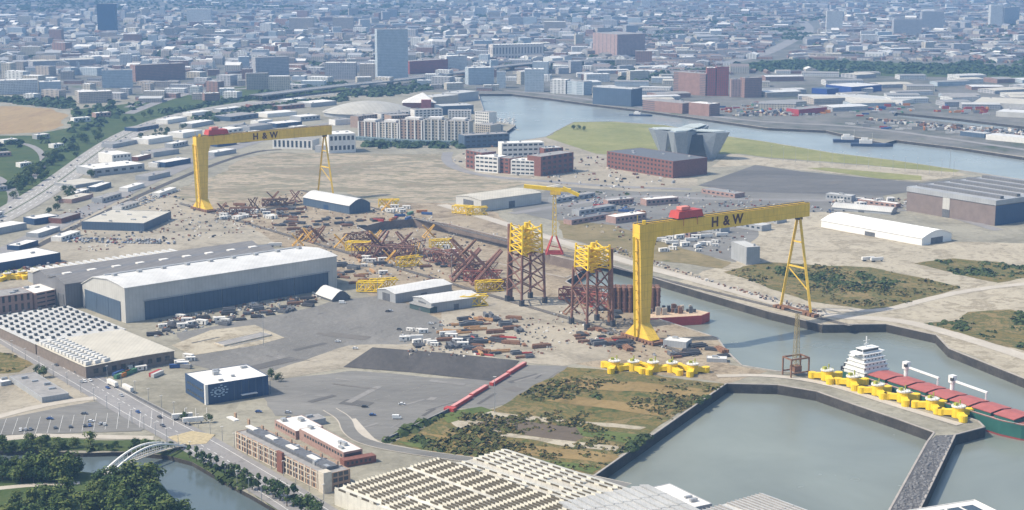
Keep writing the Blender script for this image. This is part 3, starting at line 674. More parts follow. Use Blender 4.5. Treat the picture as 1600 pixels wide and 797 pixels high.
for i in range(8): part_box(t, 'chimney', fO, 8 + i * 17, 10 + i * 17, WO * .8, WO * .85, hO - .4, hO + 3, m_brick)
for i in range(5): part_box(t, 'skylight', fO, 20 + i * 24, 30 + i * 24, WO * .4, WO * .6, hO + 1.5, hO + 2.2, m_wfelt)
fX = Frame(G(537, 725), G(475, 691), G(563, 717)); LX = fX.len
t = flatb('white_roof_annex', 'white roofed brick annex behind the long brick offices', 'annex', fX, 0, LX + 6, 0, fX.wid, 7, m_brickp, m_wfelt, par=.5, plant=4, seed=3)
windows(t, fX, 'u', 1, fX.wid - 1, -.05, [4.2], 5, 2.2, 3); windows(t, fX, 'v', 1, LX, -.05, [4.6], 14, 2.2, 1.6)
t = flatb('white_roof_annex', 'wide white roofed single-storey block behind the far end of the brick offices', 'annex', fX, LX + 7, LX + 36, -2, 17, 5.5, m_brickp, m_wfelt, par=.4, plant=3, seed=5)
windows(t, fX, 'v', LX + 8, LX + 35, -2.05, [3], 8, 2, 1.6)
t = flatb('brick_store', 'low dark red brick store with flat roof beside the annex', 'store', Frame(G(538, 731), G(588, 722)), 0, Frame(G(538, 731), G(588, 722)).len, 0, 6, 4.2, m_brickd, m_brickd, par=.3)
windows(t, Frame(G(538, 731), G(588, 722)), 'v', 1, 18, -.05, [2.2], 6, 1.4, 1.6)
t = flatb('canopy_shelter', 'flat pale canopy roof on the yard north of the annex', 'shelter', Frame(G(478, 668), G(512, 662)), 0, 14, 0, 11, 4, mt_grey, m_felt, par=.3, plant=1)
# ------------------------------------------------------------------ sheds in the yard
def shed_px(name, label, O, U, V, h, rise, wall, roof, arch=False, W=None, group=None, n=7, door=True, dm=None):
    fr = Frame(G(*O), G(*U), G(*V) if V else None)
    if not V and fr.v.y < 0: fr.v = -fr.v
    w = W or fr.wid
    pr = [(0, h), (.5, h + rise), (1, h)] if not arch else [(i / n, h + rise * math.sin(math.pi * i / n)) for i in range(n + 1)]
    t = hall(name, label, 'shed', fr, fr.len, w, pr, wall, roof, group)
    if door: part_box(t, 'door', fr, -.2, -.04, w * .3, w * .7, .05, h * .85, dm or m_slate); part_box(t, 'side_door', fr, fr.len * .45, fr.len * .55, -.2, -.04, .05, h * .6, dm or m_slate)
    return t, fr
shed_px('paint_shed', 'grey walled shed with bright white roof, nearer of the pair beside the tarmac lot', (674, 489), (751, 478), None, 8.0, 2.2, mt_grey, mt_white, W=30)
shed_px('paint_shed', 'grey walled shed with white roof, farther of the pair beside the tarmac lot', (618, 474), (706, 458), None, 8.0, 2.2, mt_grey, mt_white, W=26)
shed_px('lean_to_shed', 'low dark green lean-to in front of the paired grey sheds', (640, 482), (672, 490), None, 4.5, .8, paint('dark_green_cladding', (.06, .09, .09)), mt_mgrey, W=8)
shed_px('barrel_shed', 'small white barrel-roofed shelter with open dark end by the great blue doors', (519, 472), (494, 463), (548, 468), 2, 6.5, m_slate, mt_white, arch=True)
t, fr = shed_px('curved_roof_shed', 'white curved-roof shed with dark wall beside the waste ground', (474, 321), (546, 335), None, 9.5, 6.5, mt_bluegrey, mt_white, arch=True, W=30, dm=mt_blue)
shed_px('pale_store', 'long pale striped shed beyond the yellow steelwork', (752, 331), (846, 318), None, 13, 2, mt_pale, mt_cream, W=46)
t, fr = shed_px('storage_tent', 'very long bright white storage tent on pale ground behind the near gantry', (1440, 384), (1283, 355), (1473, 357), 7.5, 6, paint('white_tent_fabric', (.74, .73, .7), .7, .05), paint('white_tent_roof', (.8, .79, .76), .7, .05), arch=True, W=47)
t, fr = shed_px('barrel_shed', 'pair of low grey barrel roofs right behind the white tent', (1300, 328), (1392, 336), None, 3, 4, mt_grey, mt_pale, arch=True, W=22)
# big brown sheds at the right edge
fR = Frame(G(1554, 353), G(1416, 329), G(1640, 337)); hR = HT(1554, 353, 322)
m_brownwall = paint('brown_clad_wall', (.2, .16, .145), .8, .15, .1)
t = flatb('brown_works', 'big brown brick works with grey upper cladding and blue end wall at the frame edge', 'works', fR, 0, fR.len, 0, 150, hR, m_brownwall, mt_mgrey, par=0)
part_box(t, 'upper_cladding', fR, -.5, fR.len + .5, -.5, 150, hR + .55, hR + 6, mt_grey)
part_box(t, 'end_wall', fR, -.4, -.03, .5, 149, 0, hR - .3, mt_blue)
part_box(t, 'door', fR, fR.len * .5, fR.len * .58, -.4, -.02, 0, hR * .4, m_slate); part_box(t, 'pale_panel', fR, fR.len * .5, fR.len * .58, -.4, -.02, hR * .42, hR + .3, mt_pale)
for i in range(5): part_box(t, 'roof_ridge', fR, 4, fR.len - 4, 12 + i * 28, 18 + i * 28, hR + 6, hR + 9, mt_dgrey)
t = flatb('brown_works', 'second grey roofed works hall behind the big brown one', 'works', fR, -30, fR.len * .8, 152, 300, hR - 2, m_brownwall, mt_dgrey, par=.5)
for i in range(5): part_box(t, 'roof_ridge', fR, -26, fR.len * .8 - 4, 160 + i * 28, 166 + i * 28, hR - 2, hR + 1, mt_mgrey)
def blk(name, label, O, U, h, dep, wall, roof, group=None, par=.6, plant=1, seed=1, win=None, V=None, cat='building'):
    fr = Frame(G(*O), G(*U), G(*V) if V else None)
    if not V and fr.v.y < 0: fr.v = -fr.v
    if V: dep = fr.wid
    t = flatb(name, label, cat, fr, 0, fr.len, 0, dep, h, wall, roof, group, par, plant=plant, seed=seed)
    if win:
        zs = [h * (k + .55) / win[0] for k in range(win[0])]
        windows(t, fr, 'v', 1, fr.len - 1, -.06, zs, win[1], (fr.len - 2) / win[1] * win[2], h / win[0] * win[3])
    return t, fr
blk('site_hut', 'white flat-roofed canopy shed at the foot of the near gantry leg', (1036, 541), (1072, 545), 5, 13, mt_grey, m_wfelt, cat='shed')
blk('site_hut', 'small white roofed hut on the quay edge below the near gantry', (1104, 566), (1136, 567), 3, 8, mt_grey, m_wfelt, cat='shed')
blk('substation', 'tall grey concrete block among the scrub plots behind the girder', (1142, 404), (1166, 414), 17, 14, mt_grey, mt_pale, seed=2)
blk('pink_studio', 'pinkish-brown clad block with dark vertical slots, tallest at the left edge', (-40, 497), (52, 484), 15, 26, m_brickp, m_felt, win=(2, 9, .4, .7), plant=4)
blk('pink_studio', 'pinkish-brown block with pale roof next to the slotted one', (56, 484), (104, 474), 14, 30, m_brickp, m_wfelt, win=(4, 3, .8, .35), plant=2)
blk('blue_warehouse', 'white roofed warehouse with deep blue wall at the left edge', (-60, 436), (95, 409), 9, 40, mt_blue, m_wfelt, plant=3)
blk('blue_wall_depot', 'cream roofed depot with dark blue wall among parked cars', (128, 359), (225, 362), 9, 0, mt_bluegrey, mt_cream, V=(105, 338), plant=6)
blk('small_warehouse', 'small warehouse with white roof and blue wall below the motorway', (54, 352), (92, 346), 7, 20, mt_blue, m_wfelt)
blk('small_warehouse', 'white roofed low warehouse at the left frame edge', (-30, 372), (42, 358), 7, 24, mt_grey, m_wfelt)
blk('trade_warehouse', 'wide grey warehouse with pale roof between the motorway and dock road', (148, 276), (226, 267), 10, 45, mt_grey, m_wfelt, plant=3, win=(1, 6, .5, .3))
blk('trade_warehouse', 'raised white upper block standing on the pale roofed warehouse row', (176, 258), (206, 255), 14, 40, m_offw, m_wfelt, win=(2, 5, .5, .4))
blk('pale_roof_store', 'low store with pale cream roof among trees by the motorway', (118, 294), (162, 287), 4, 40, mt_grey, mt_cream)
lows = [((-20, 600), (14, 612), 'white roofed hut beside the scrub patch at the left edge'), ((64, 632), (108, 624), 'long flat pale roof beside the long road, lower left')]
blk('roadside_workshop', 'long low workshop with worn white roof left of the long road', (66, 630), (108, 623), 4, 0, mt_grey, m_felt, V=(22, 595), plant=4)
blk('roadside_workshop', 'small pale hut beside the brown scrub patch', (2, 604), (18, 601), 3, 10, mt_grey, m_wfelt)
for i, (x, y, dx, dy, w, hh, wm, rm, lb) in enumerate([
        (232, 226, 38, -6, 34, 8, m_offw, m_wfelt, 'white roofed trade unit under the far gantry beam end'), (240, 246, 40, -6, 26, 7, mt_grey, m_felt, 'grey trade unit left of the far gantry leg'),
        (258, 262, 40, -7, 22, 7, mt_blue, m_wfelt, 'blue walled trade unit beside the dock road'), (286, 216, 30, -5, 30, 8, m_offw, m_wfelt, 'white unit partly behind the red trolley of the far gantry'),
        (335, 245, 34, -6, 20, 6, mt_grey, m_wfelt, 'small white roofed unit right of the far gantry leg'), (340, 230, 30, -4, 18, 6, mt_blue, m_wfelt, 'small blue walled unit below the far girder'),
        (375, 224, 42, -6, 20, 7, mt_grey, m_felt, 'grey flat unit below the lettering of the far girder'), (232, 283, 34, -8, 20, 6, mt_grey, m_felt, 'low grey unit beside rows of parked cars'),
        (96, 350, 30, -9, 16, 6, m_brickd, m_felt, 'brown brick unit between the motorway and the depot'), (112, 318, 34, -9, 18, 5, m_brickp, mt_cream, 'long low cream roofed unit below the motorway')]):
    blk('trade_unit', lb, (x, y), (x + dx, y + dy), hh, w, wm, rm, seed=i, cat='warehouse', group='small trade units between the motorway and the dock road')

MORE = [(60, 372, 34, -11, 14, 5, mt_grey, m_wfelt), (96, 378, 30, -10, 12, 5, m_offw, m_wfelt), (150, 300, 24, -8, 12, 6, mt_bluegrey, m_wfelt), (190, 330, 28, -9, 12, 5, m_offw, m_felt), (246, 262, 24, -6, 14, 6, m_offw, m_wfelt), (270, 232, 24, -5, 14, 7, mt_grey, m_wfelt), (216, 252, 20, -5, 12, 6, m_brickd, m_wfelt), (120, 262 + 46, 20, -7, 12, 5, mt_grey, m_wfelt), (300, 182, 30, -4, 22, 6, m_offw, m_wfelt), (345, 176, 34, -4, 20, 6, mt_grey, m_wfelt), (396, 170, 34, -3, 24, 7, m_brickd, m_felt), (450, 162, 30, -3, 24, 7, mt_grey, m_wfelt), (524, 196, 24, -2, 20, 9, m_offw, m_felt), (460, 206, 20, -2, 16, 8, mt_grey, m_wfelt), (404, 196, 22, -3, 18, 7, m_offw, m_wfelt), (366, 202, 20, -3, 14, 6, mt_grey, m_felt), (250, 308, 26, -9, 10, 5, m_offw, m_wfelt), (340, 212, 40, -6, 30, 7, m_offw, m_wfelt), (390, 206, 36, -5, 26, 8, mt_grey, m_felt), (432, 200, 40, -4, 30, 7, mt_blue, m_wfelt), (300, 200, 34, -6, 26, 7, mt_grey, m_wfelt), (360, 190, 44, -6, 40, 8, mt_bluegrey, m_felt), (418, 184, 46, -4, 36, 7, m_offw, m_wfelt), (470, 190, 30, -3, 30, 8, mt_grey, m_wfelt),
        (330, 228, 30, -5, 14, 6, m_brickd, m_felt), (382, 214, 26, -4, 14, 6, m_offw, m_wfelt), (442, 214, 30, -3, 22, 9, m_offw, m_wfelt), (480, 212, 26, -2, 22, 8, mt_blue, m_felt), (486, 168, 40, -4, 40, 8, mt_grey, m_wfelt), (440, 172, 36, -4, 26, 7, m_brickd, m_felt), (200, 300, 26, -8, 12, 5, m_offw, m_wfelt),
        (160, 318, 30, -9, 14, 6, mt_grey, m_felt), (30, 392, 30, -9, 14, 5, mt_blue, m_wfelt), (-30, 350, 36, -12, 16, 6, m_offw, m_wfelt), (176, 232, 40, -8, 20, 6, mt_grey, mt_mgrey), (214, 206, 34, -6, 24, 6, mt_blue, m_felt), (262, 194, 30, -5, 24, 7, m_offw, m_wfelt)]
for i, (x, y, dx, dy, w, hh, wm, rm) in enumerate(MORE):
    cn = {m_offw: 'white', mt_grey: 'grey', mt_blue: 'blue', mt_bluegrey: 'blue-grey', m_brickd: 'dark brick'}[wm]; rn = 'white' if rm is m_wfelt else 'grey'
    wh = 'between motorway and the far gantry beam' if x < 330 and y < 260 else 'behind the far girder' if x < 420 and y < 240 else 'left of the arena and white showroom' if y < 240 else 'on the ground left of the long grey hall'
    blk('trade_unit', 'small %s walled unit with %s roof %s' % (cn, rn, wh), (x, y), (x + dx, y + dy), hh, w, wm, rm, seed=i, cat='warehouse', group='small %s units with %s roofs %s' % (cn, rn, wh), win=(1, 5, .5, .35) if i % 2 else None)

LOW = [((893, 352), (955, 341), 12, mt_dgrey, 'long low dark roofed shed beside the brown grass plot'), ((905, 338), (962, 329), 12, mt_mgrey, 'long low grey shed behind the dark roofed one'), ((962, 350), (1010, 343), 16, m_wfelt, 'white roofed shed directly behind the near gantry beam'), ((868, 318), (930, 308), 12, m_felt, 'low grey shed below the tower crane jib'),
       ((1030, 366), (1078, 372), 14, mt_dgrey, 'dark roofed shed below the lettering of the near girder'), ((1085, 360), (1126, 366), 16, m_wfelt, 'white roofed shed right below the painted letters'), ((1096, 302), (1148, 310), 18, mt_mgrey, 'low grey roofed depot beside the dark open lot'), ((1130, 352), (1190, 362), 16, mt_pale, 'pale roofed shed between girder end and the grey block'),
       ((1010, 322), (1060, 318), 14, m_wfelt, 'pale low shed behind the red trolley'), ((1180, 345), (1214, 350), 18, mt_dgrey, 'dark roofed shed left of the A-frame leg'), ((950, 322), (990, 318), 10, mt_pale, 'small pale shed among the dock road parking'), ((1290, 312), (1330, 316), 12, mt_pale, 'small pale shed behind the barrel roofs'), ((1340, 318), (1400, 326), 10, m_wfelt, 'white low shed between barrel roofs and brown works')]
for i, (O, U, d, rm, lb) in enumerate(LOW): blk('low_shed', lb, O, U, 5.5 + i % 3, d, mt_grey if i % 2 else m_brickp, rm, seed=i, plant=2, win=(1, 7, .5, .3), cat='shed')

# low boundary wall between the long road and the works yards, and the building site slab
for a_, c_, lb in [((186, 608), (296, 666), 'dark boundary wall along the long road below the blue building'), ((600, 691), (704, 642), 'low dark wall along the edge of the tarmac lot above the scrub')]:
    p, q = G(*a_), G(*c_); t = thing('boundary_wall', lb, 'wall', p); b = MB(); b.beam(p + Vector((0, 0, 1)), q + Vector((0, 0, 1)), .5, 2); b.build('wall_panels', m_slate, t, p); b = MB(); b.beam(p + Vector((0, 0, 2.1)), q + Vector((0, 0, 2.1)), .7, .2); b.build('coping', m_felt, t, p)
fz_ = Frame(G(350, 542), G(425, 525)); t = flatb('foundation_slab', 'low concrete foundation frame on the sandy building site', 'foundation', fz_, 0, fz_.len, 0, 12, 1.4, m_stone, m_felt, par=.8)
# ------------------------------------------------------------------ yellow gantry cranes
m_yel = paint('crane_yellow', (.76, .5, .065), .6, .12, .08, 0, (.45, .25, .04))
m_yel2 = paint('bright_yellow_steel', (.78, .53, .03), .5, .12, .2)
m_red = paint('crane_red', (.42, .06, .05), .5, .15, .3)
m_rust = paint('rusty_brown_steel', (.22, .12, .075), .8, .3, .4)
m_purple = paint('primer_brown_steel', (.2, .105, .08), .75, .3, .3)
m_redf = paint('faded_red_primer', (.27, .09, .07), .8, .25, .3)
m_dark = paint('dark_steel', (.06, .06, .065), .6, .3, .5)
m_let = paint('dark_brown_lettering', (.09, .035, .015), .7, .05)
def text_mesh(s, size, thick=.08):
    cu = bpy.data.curves.new('lettering', 'FONT'); cu.body = s; cu.size = size; cu.extrude = thick; cu.offset = size * .035; cu.align_x = 'CENTER'; cu.align_y = 'CENTER'
    o = bpy.data.objects.new('tmp', cu); COL.objects.link(o); bpy.context.view_layer.update()
    me = bpy.data.meshes.new_from_object(o); bpy.data.objects.remove(o); return me
def gantry(label, Lp, Rp, top, gd, letters=True, trolley=.24, group=None):
    L0, R0 = G(*Lp), G(*Rp); s = (R0 - L0); span = s.length; s.normalize(); r = Vector((-s.y, s.x, 0))   # r points away
    hz = HT(Lp[0], Lp[1], top); zb = hz - gd
    t = thing('gantry_crane', label, 'gantry crane', L0, 0, group)
    def Q(a, c, z): return s * a + r * c + Vector((0, 0, z))
    def hexa(b, q0, q1): b.mesh(q0 + q1, [(3, 2, 1, 0), (4, 5, 6, 7), (0, 1, 5, 4), (1, 2, 6, 5), (2, 3, 7, 6), (3, 0, 4, 7)])
    def ring(a0, a1, c0, c1, z): return [Q(a0, c0, z), Q(a1, c0, z), Q(a1, c1, z), Q(a0, c1, z)]
    W = 4.2
    b = MB(); hexa(b, ring(-8, span + 8, -W, W, zb), ring(-8, span + 8, -W, W, hz))
    g = b.build('girder', m_yel, t)
    b = MB()
    for c in (-W + .4, W - .4): b.beam(Q(-8, c, hz + .9), Q(span + 8, c, hz + .9), .15, .15)
    for i in range(40):
        for c in (-W + .4, W - .4): b.beam(Q(-8 + i * (span + 16) / 39, c, hz), Q(-8 + i * (span + 16) / 39, c, hz + .9), .12, .12)
    b.build('handrail', m_yel, g)
    b = MB()
    for c in (-2.6, 2.6): b.beam(Q(-8, c, hz + .25), Q(span + 8, c, hz + .25), .5, .5)
    b.build('trolley_rail', m_dark, g)
    # tall tapered leg with flared foot
    b = MB(); hexa(b, ring(-4.5, 4.0, -3.6, 3.6, 12), ring(-7.0, 6.6, -W + .1, W - .1, zb - 8)); hexa(b, ring(-7.0, 6.6, -W + .1, W - .1, zb - 8), ring(-7.4, 9.5, -W + .1, W - .1, zb))
    b.build('leg', m_yel, t).name = 'main_leg'
    b = MB(); hexa(b, ring(-5.5, 4.5, -15, 15, 3.2), ring(-4.6, 4.1, -3.8, 3.8, 14)); b.build('leg_foot', m_yel, t)
    b = MB()
    for k in range(10): 
        c = -18 + k * 4; b.beam(Q(-6, c, 1.6), Q(6, c, 1.6), 2.6, 2.0)
    b.beam(Q(-5.5, -19, 2.9), Q(-5.5, 19, 2.9), 1.2, 1.2); b.beam(Q(4.6, -19, 2.9), Q(4.6, 19, 2.9), 1.2, 1.2)
    b.build('bogie', m_rust, t)
    b = MB()                                                   # lift tower down the outer face of the leg
    b.beam(Q(-7.8, 0, 4), Q(-10.2, 0, zb + 2), 1.6, 2.0)
    for k in range(9): b.beam(Q(-8.1 - .24 * k, 0, 10 + k * (zb - 12) / 9), Q(-6 - .2 * k, 0, 10 + k * (zb - 12) / 9), 2.2, .4)
    b.build('lift_tower', m_yel2, t)
    # hinged A-frame leg
    for sg in (-1, 1):
        b = MB(); b.beam(Q(span, sg * 17, 3), Q(span, sg * 1.6, zb - 1.5), 1.9, 1.9); b.build('shear_leg', m_yel, t)
        b = MB()
        for k in range(3): b.beam(Q(span - 3, sg * 17 - 5 + k * 5, 1.5), Q(span + 3, sg * 17 - 5 + k * 5, 1.5), 3.2, 2)
        b.build('bogie', m_rust, t)
    b = MB(); b.beam(Q(span, -17, 2.9), Q(span, 17, 2.9), 1.6, 1.6); b.build('sill_beam', m_rust, t)
    b = MB(); b.beam(Q(span, -9.6, zb * .48), Q(span, 9.6, zb * .48), 1.2, 1.2); b.beam(Q(span, -5.8, zb * .74), Q(span, 5.8, zb * .74), 1, 1); b.beam(Q(span, -13, zb * .26), Q(span, 10, zb * .46), .7, .7); b.build('cross_brace', m_yel, t)
    b = MB(); b.box(Q(span, 0, zb - 1.2), (4.5, 4.5, 2.4), math.atan2(s.y, s.x)); b.build('hinge', m_dark, t)
    # trolley
    b = MB(); x = span * trolley; hexa(b, ring(x - 13, x + 13, -W - 1.5, W + 1.5, hz + 1.2), ring(x - 11.5, x + 11.5, -W - .8, W + .8, hz + 6.5)); tr = b.build('trolley', m_red, t)
    b = MB(); b.box(Q(x - 3, 0, hz + 8.2), (9, 6, 2.4), math.atan2(s.y, s.x)); b.build('winch_house', paint('winch_house_pale_red', (.6, .22, .18), .6), tr)
    b = MB()
    for dx in (-7, 7):
        for c in (-W - 1, W + 1): b.beam(Q(x + dx, c, hz), Q(x + dx, c, hz + 1.4), .8, .8); b.beam(Q(x + dx, c, hz - 5 if c < 0 else hz), Q(x + dx, c, hz), .3, .3)
    b.build('trolley_frame', m_red, tr)
    b = MB(); b.beam(Q(-7, 0, hz), Q(-7, 0, hz + 7), .3, .3); b.beam(Q(-3, -3, hz), Q(-3, -3, hz + 3), 2.4, 2.4); b.build('mast', m_yel2, t)
    # painted company letters, on both sides of the girder
    for sg in (-1, 1):
        for ch, fpos in (('H', .415), ('&', .488), ('W', .562)):
            me = text_mesh(ch, gd * .95); me.materials.append(m_let); o = bpy.data.objects.new('lettering', me); COL.objects.link(o); o.parent = g
            p = Q(span * (fpos if sg < 0 else 1.0 - fpos), sg * (W + .08), zb + gd * .5); ax = s if sg < 0 else -s; ny = r * sg
            M = Matrix(((ax.x, 0, ny.x, p.x), (ax.y, 0, ny.y, p.y), (0, 1, 0, p.z), (0, 0, 0, 1))); o.matrix_local = M
    return t, L0, s, r, span, hz
gantry('nearer yellow gantry crane, its legs either side of the dock water', (1004, 532), (1243, 488), 349, 11.0, trolley=.255)
gantry('farther yellow gantry crane spanning the brown waste ground', (318, 329), (509, 307), 213, 10.4, trolley=.12)
# ------------------------------------------------------------------ tower crane with red legs and long yellow jib
def tower_crane():
    base = G(866, 396); t = thing('level_luffing_crane', 'slim yellow tower crane on red splayed legs with fish-shaped yellow jib', 'tower crane', base)
    hz = HT(866, 396, 298)
    for sx, sy in ((-1, -1), (1, -1), (1, 1), (-1, 1)):
        b = MB(); b.beam((sx * 8, sy * 8, 0), (sx * 1.8, sy * 1.8, hz * .28), 1.1, 1.1); b.build('leg', m_red, t)
    b = MB()
    for sx, sy in ((-1, -1), (1, -1), (1, 1), (-1, 1)): b.beam((sx * 5.5, sy * 5.5, hz * .11), (sy * -5.5 * -1 if False else -sy * 5.5 * -1 * 1, sx * 5.5 * 1, hz * .11), .7, .7)
    b.box((0, 0, 1), (18, 1.4, 1.4)); b.box((0, 7.5, 1), (18, 1.4, 1.4)); b.box((0, -7.5, 1), (18, 1.4, 1.4)); b.build('portal_frame', m_red, t)
    b = MB(); w = 1.8
    for k in range(9):
        z0, z1 = hz * (.28 + k * .075), hz * (.28 + (k + 1) * .075); ww = w * (1 - k * .03)
        for i in range(4):
            a = [(-1, -1), (1, -1), (1, 1), (-1, 1)][i]; c = [(-1, -1), (1, -1), (1, 1), (-1, 1)][(i + 1) % 4]
            b.beam((a[0] * ww, a[1] * ww, z0), (a[0] * ww, a[1] * ww, z1), .6, .6); b.beam((a[0] * ww, a[1] * ww, z0), (c[0] * ww, c[1] * ww, z1), .4, .4)
    b.build('mast', m_yel2, t)
    dr = Vector((.99, -.12, 0))
    b = MB(); b.beam(dr * -30 + Vector((0, 0, hz + 4)), dr * 16 + Vector((0, 0, hz + .5)), 4, 3.4); b.beam(dr * 8 + Vector((0, 0, hz + 3)), dr * 24 + Vector((0, 0, hz - 4)), 4.4, 3)
    b.build('jib', m_yel2, t)
    b = MB(); b.beam(dr * -4 + Vector((0, 0, hz - 2)), dr * 6 + Vector((0, 0, hz - 2)), 5, 3.4); b.build('machinery_house', m_yel, t)
    b = MB(); b.beam(dr * -8 + Vector((0, 0, hz + 3)), dr * 5 + Vector((0, 0, hz + 5.5)), 2.5, 2); b.build('counterweight', m_offw, t)
tower_crane()
# ------------------------------------------------------------------ jackets
def lattice(b, w0, w1, z0, z1, bays, r, r2, mi=0, mi2=None, legs=True):
    cs = [(-1, -1), (1, -1), (1, 1), (-1, 1)]; mi2 = mi if mi2 is None else mi2
    for k in range(bays):
        za, zb = z0 + (z1 - z0) * k / bays, z0 + (z1 - z0) * (k + 1) / bays; wa, wb = w0 + (w1 - w0) * k / bays, w0 + (w1 - w0) * (k + 1) / bays
        for i in range(4):
            a, c = cs[i], cs[(i + 1) % 4]
            b.tube((a[0] * wa, a[1] * wa, za), (c[0] * wb, c[1] * wb, zb), r2, 5, mi2); b.tube((c[0] * wa, c[1] * wa, za), (a[0] * wb, a[1] * wb, zb), r2, 5, mi2)
            if k: b.tube((a[0] * wa, a[1] * wa, za), (c[0] * wa, c[1] * wa, za), r2 * .8, 5, mi2)
def jacket(label, px, py, ytop, ymid, wpx, rot, bays=3, twin=True):
    b0 = G(px, py); H1 = HT(px, py, ytop); Hm = HT(px, py, ymid); w = wpx / ((py + 90) / 300) / 2 / 1.3
    t = thing('wind_turbine_jacket', label, 'steel jacket', b0, rot)
    for a in ((-1, -1), (1, -1), (1, 1), (-1, 1)):
        b = MB(); b.tube((a[0] * w, a[1] * w, 0), (a[0] * w * .92, a[1] * w * .92, Hm), 1.15, 8); b.build('leg', m_purple, t)
        if twin: b = MB(); b.tube((a[0] * w, a[1] * w, 0), (a[0] * w, a[1] * w, 5), 2.4, 8); b.build('pile_sleeve', m_dark, t)
    for i in range(4):
        b = MB(); cs = [(-1, -1), (1, -1), (1, 1), (-1, 1)]; a, c = cs[i], cs[(i + 1) % 4]
        for k in range(bays):
            za, zb = Hm * .22 + Hm * .78 * k / bays, Hm * .22 + Hm * .78 * (k + 1) / bays
            b.tube((a[0] * w, a[1] * w, za), (c[0] * w * .95, c[1] * w * .95, zb), .55, 6); b.tube((c[0] * w, c[1] * w, za), (a[0] * w * .95, a[1] * w * .95, zb), .55, 6)
        b.build('brace', m_purple, t)
    b = MB(); lattice(b, w * .86, w * .8, Hm, H1, 4, .9, .45); lattice(b, w * .4, w * .4, Hm, H1, 3, .9, .35)
    for a in ((-1, -1), (1, -1), (1, 1), (-1, 1)): b.tube((a[0] * w * .86, a[1] * w * .86, Hm - 2), (a[0] * w * .8, a[1] * w * .8, H1 + 1.5), .9, 8)
    for k in range(3): b.box((0, 0, Hm + (H1 - Hm) * (k + .6) / 3), (w * 1.5, w * .3, .7)); b.box((0, 0, Hm + (H1 - Hm) * (k + .6) / 3 + .8), (w * .3, w * 1.5, .7))
    b.tube((0, 0, Hm - 4), (0, 0, H1 + 2.5), 1.9, 12)
    b.build('transition_piece', m_yel2, t)
    b = MB(); b.box((0, 0, Hm - 1), (w * 2, 1.4, 1.4)); b.box((0, 0, Hm - 1), (1.4, w * 2, 1.4)); b.build('lower_deck', m_purple, t)
    return t
jacket('tall standing steel jacket with dark legs and bright yellow lattice top', 822, 472, 352, 394, 56, .55)
jacket('shorter standing jacket with thin dark legs and yellow top left of the near gantry', 925, 508, 384, 418, 62, .5, 2)
b0 = G(797, 470); t = thing('steel_column', 'tall dark purple column standing hard against the taller jacket', 'column', b0); b = MB(); b.tube((0, 0, 0), (0, 0, HT(797, 470, 350)), 2.2, 10); b.build('shaft', m_purple, t); b = MB(); b.tube((0, 0, 0), (0, 0, 3), 3.4, 10); b.build('base_plate', m_dark, t)
b0 = G(953, 508); t = thing('steel_column', 'tall dark red column standing right of the shorter jacket', 'column', b0); b = MB(); b.tube((0, 0, 0), (0, 0, HT(953, 508, 388)), 2.1, 10); b.build('shaft', m_rust, t); b = MB(); b.tube((0, 0, 0), (0, 0, 3), 3.4, 10); b.build('base_plate', m_dark, t)
# lying lattice frames, several makes
def frame_proto(mat, w, l, n, name='lattice_frame', r=.55):
    t = thing(name, 'lying steel lattice frame', 'steel frame')
    b = MB(); w2 = w / 2
    for y in (-w2, w2):
        for z in (1, w + 1): b.tube((-l / 2, y, z), (l / 2, y, z), r, 6)
    b.build('chord', mat, t)
    b = MB()
    for k in range(n):
        xa, xb = -l / 2 + l * k / n, -l / 2 + l * (k + 1) / n
        for y in (-w2, w2): b.tube((xa, y, 1), (xb, y, w + 1), r * .75, 5); b.tube((xb, y, 1), (xa, y, w + 1), r * .75, 5)
        b.tube((xa, -w2, w + 1), (xb, w2, w + 1), r * .75, 5); b.tube((xa, -w2, 1), (xa, -w2, w + 1), r * .75, 5); b.tube((xa, w2, 1), (xa, w2, w + 1), r * .75, 5)
    b.build('bracing', mat, t)
    b = MB()
    for x in (-l * .35, l * .35): b.box((x, 0, .5), (2, w * 1.1, 1))
    b.build('cradle', m_dark, t); return t
def cross_proto(mat):
    t = thing('cross_frame', 'upright crossed steel node frame', 'steel frame')
    b = MB(); b.tube((-9, 0, 0), (9, 4, 19), .9, 6); b.tube((9, 0, 0), (-9, 4, 19), .9, 6); b.tube((-9, 12, 0), (9, 8, 19), .9, 6); b.tube((9, 12, 0), (-9, 8, 19), .9, 6); b.build('brace', mat, t)
    b = MB(); b.tube((0, 0, 0), (0, 12, 0.9), .9, 6); b.tube((-9, 0, 1), (-9, 12, 1), .8, 6); b.tube((9, 0, 1), (9, 12, 1), .8, 6); b.build('chord', mat, t); return t
fr_pur, fr_red, fr_yel, fr_rust = Stock(frame_proto(m_purple, 11, 42, 4)), Stock(frame_proto(m_redf, 9, 34, 4)), Stock(frame_proto(m_yel2, 8, 24, 3)), Stock(frame_proto(m_rust, 7, 30, 4))
cr_pur, cr_rust, cr_yel = Stock(cross_proto(m_purple)), Stock(cross_proto(m_rust)), Stock(cross_proto(paint('orange_yellow_steel', (.62, .36, .08), .6, .2)))
RZ = math.radians
GF = 'steel frames laid out across the fabrication yard'
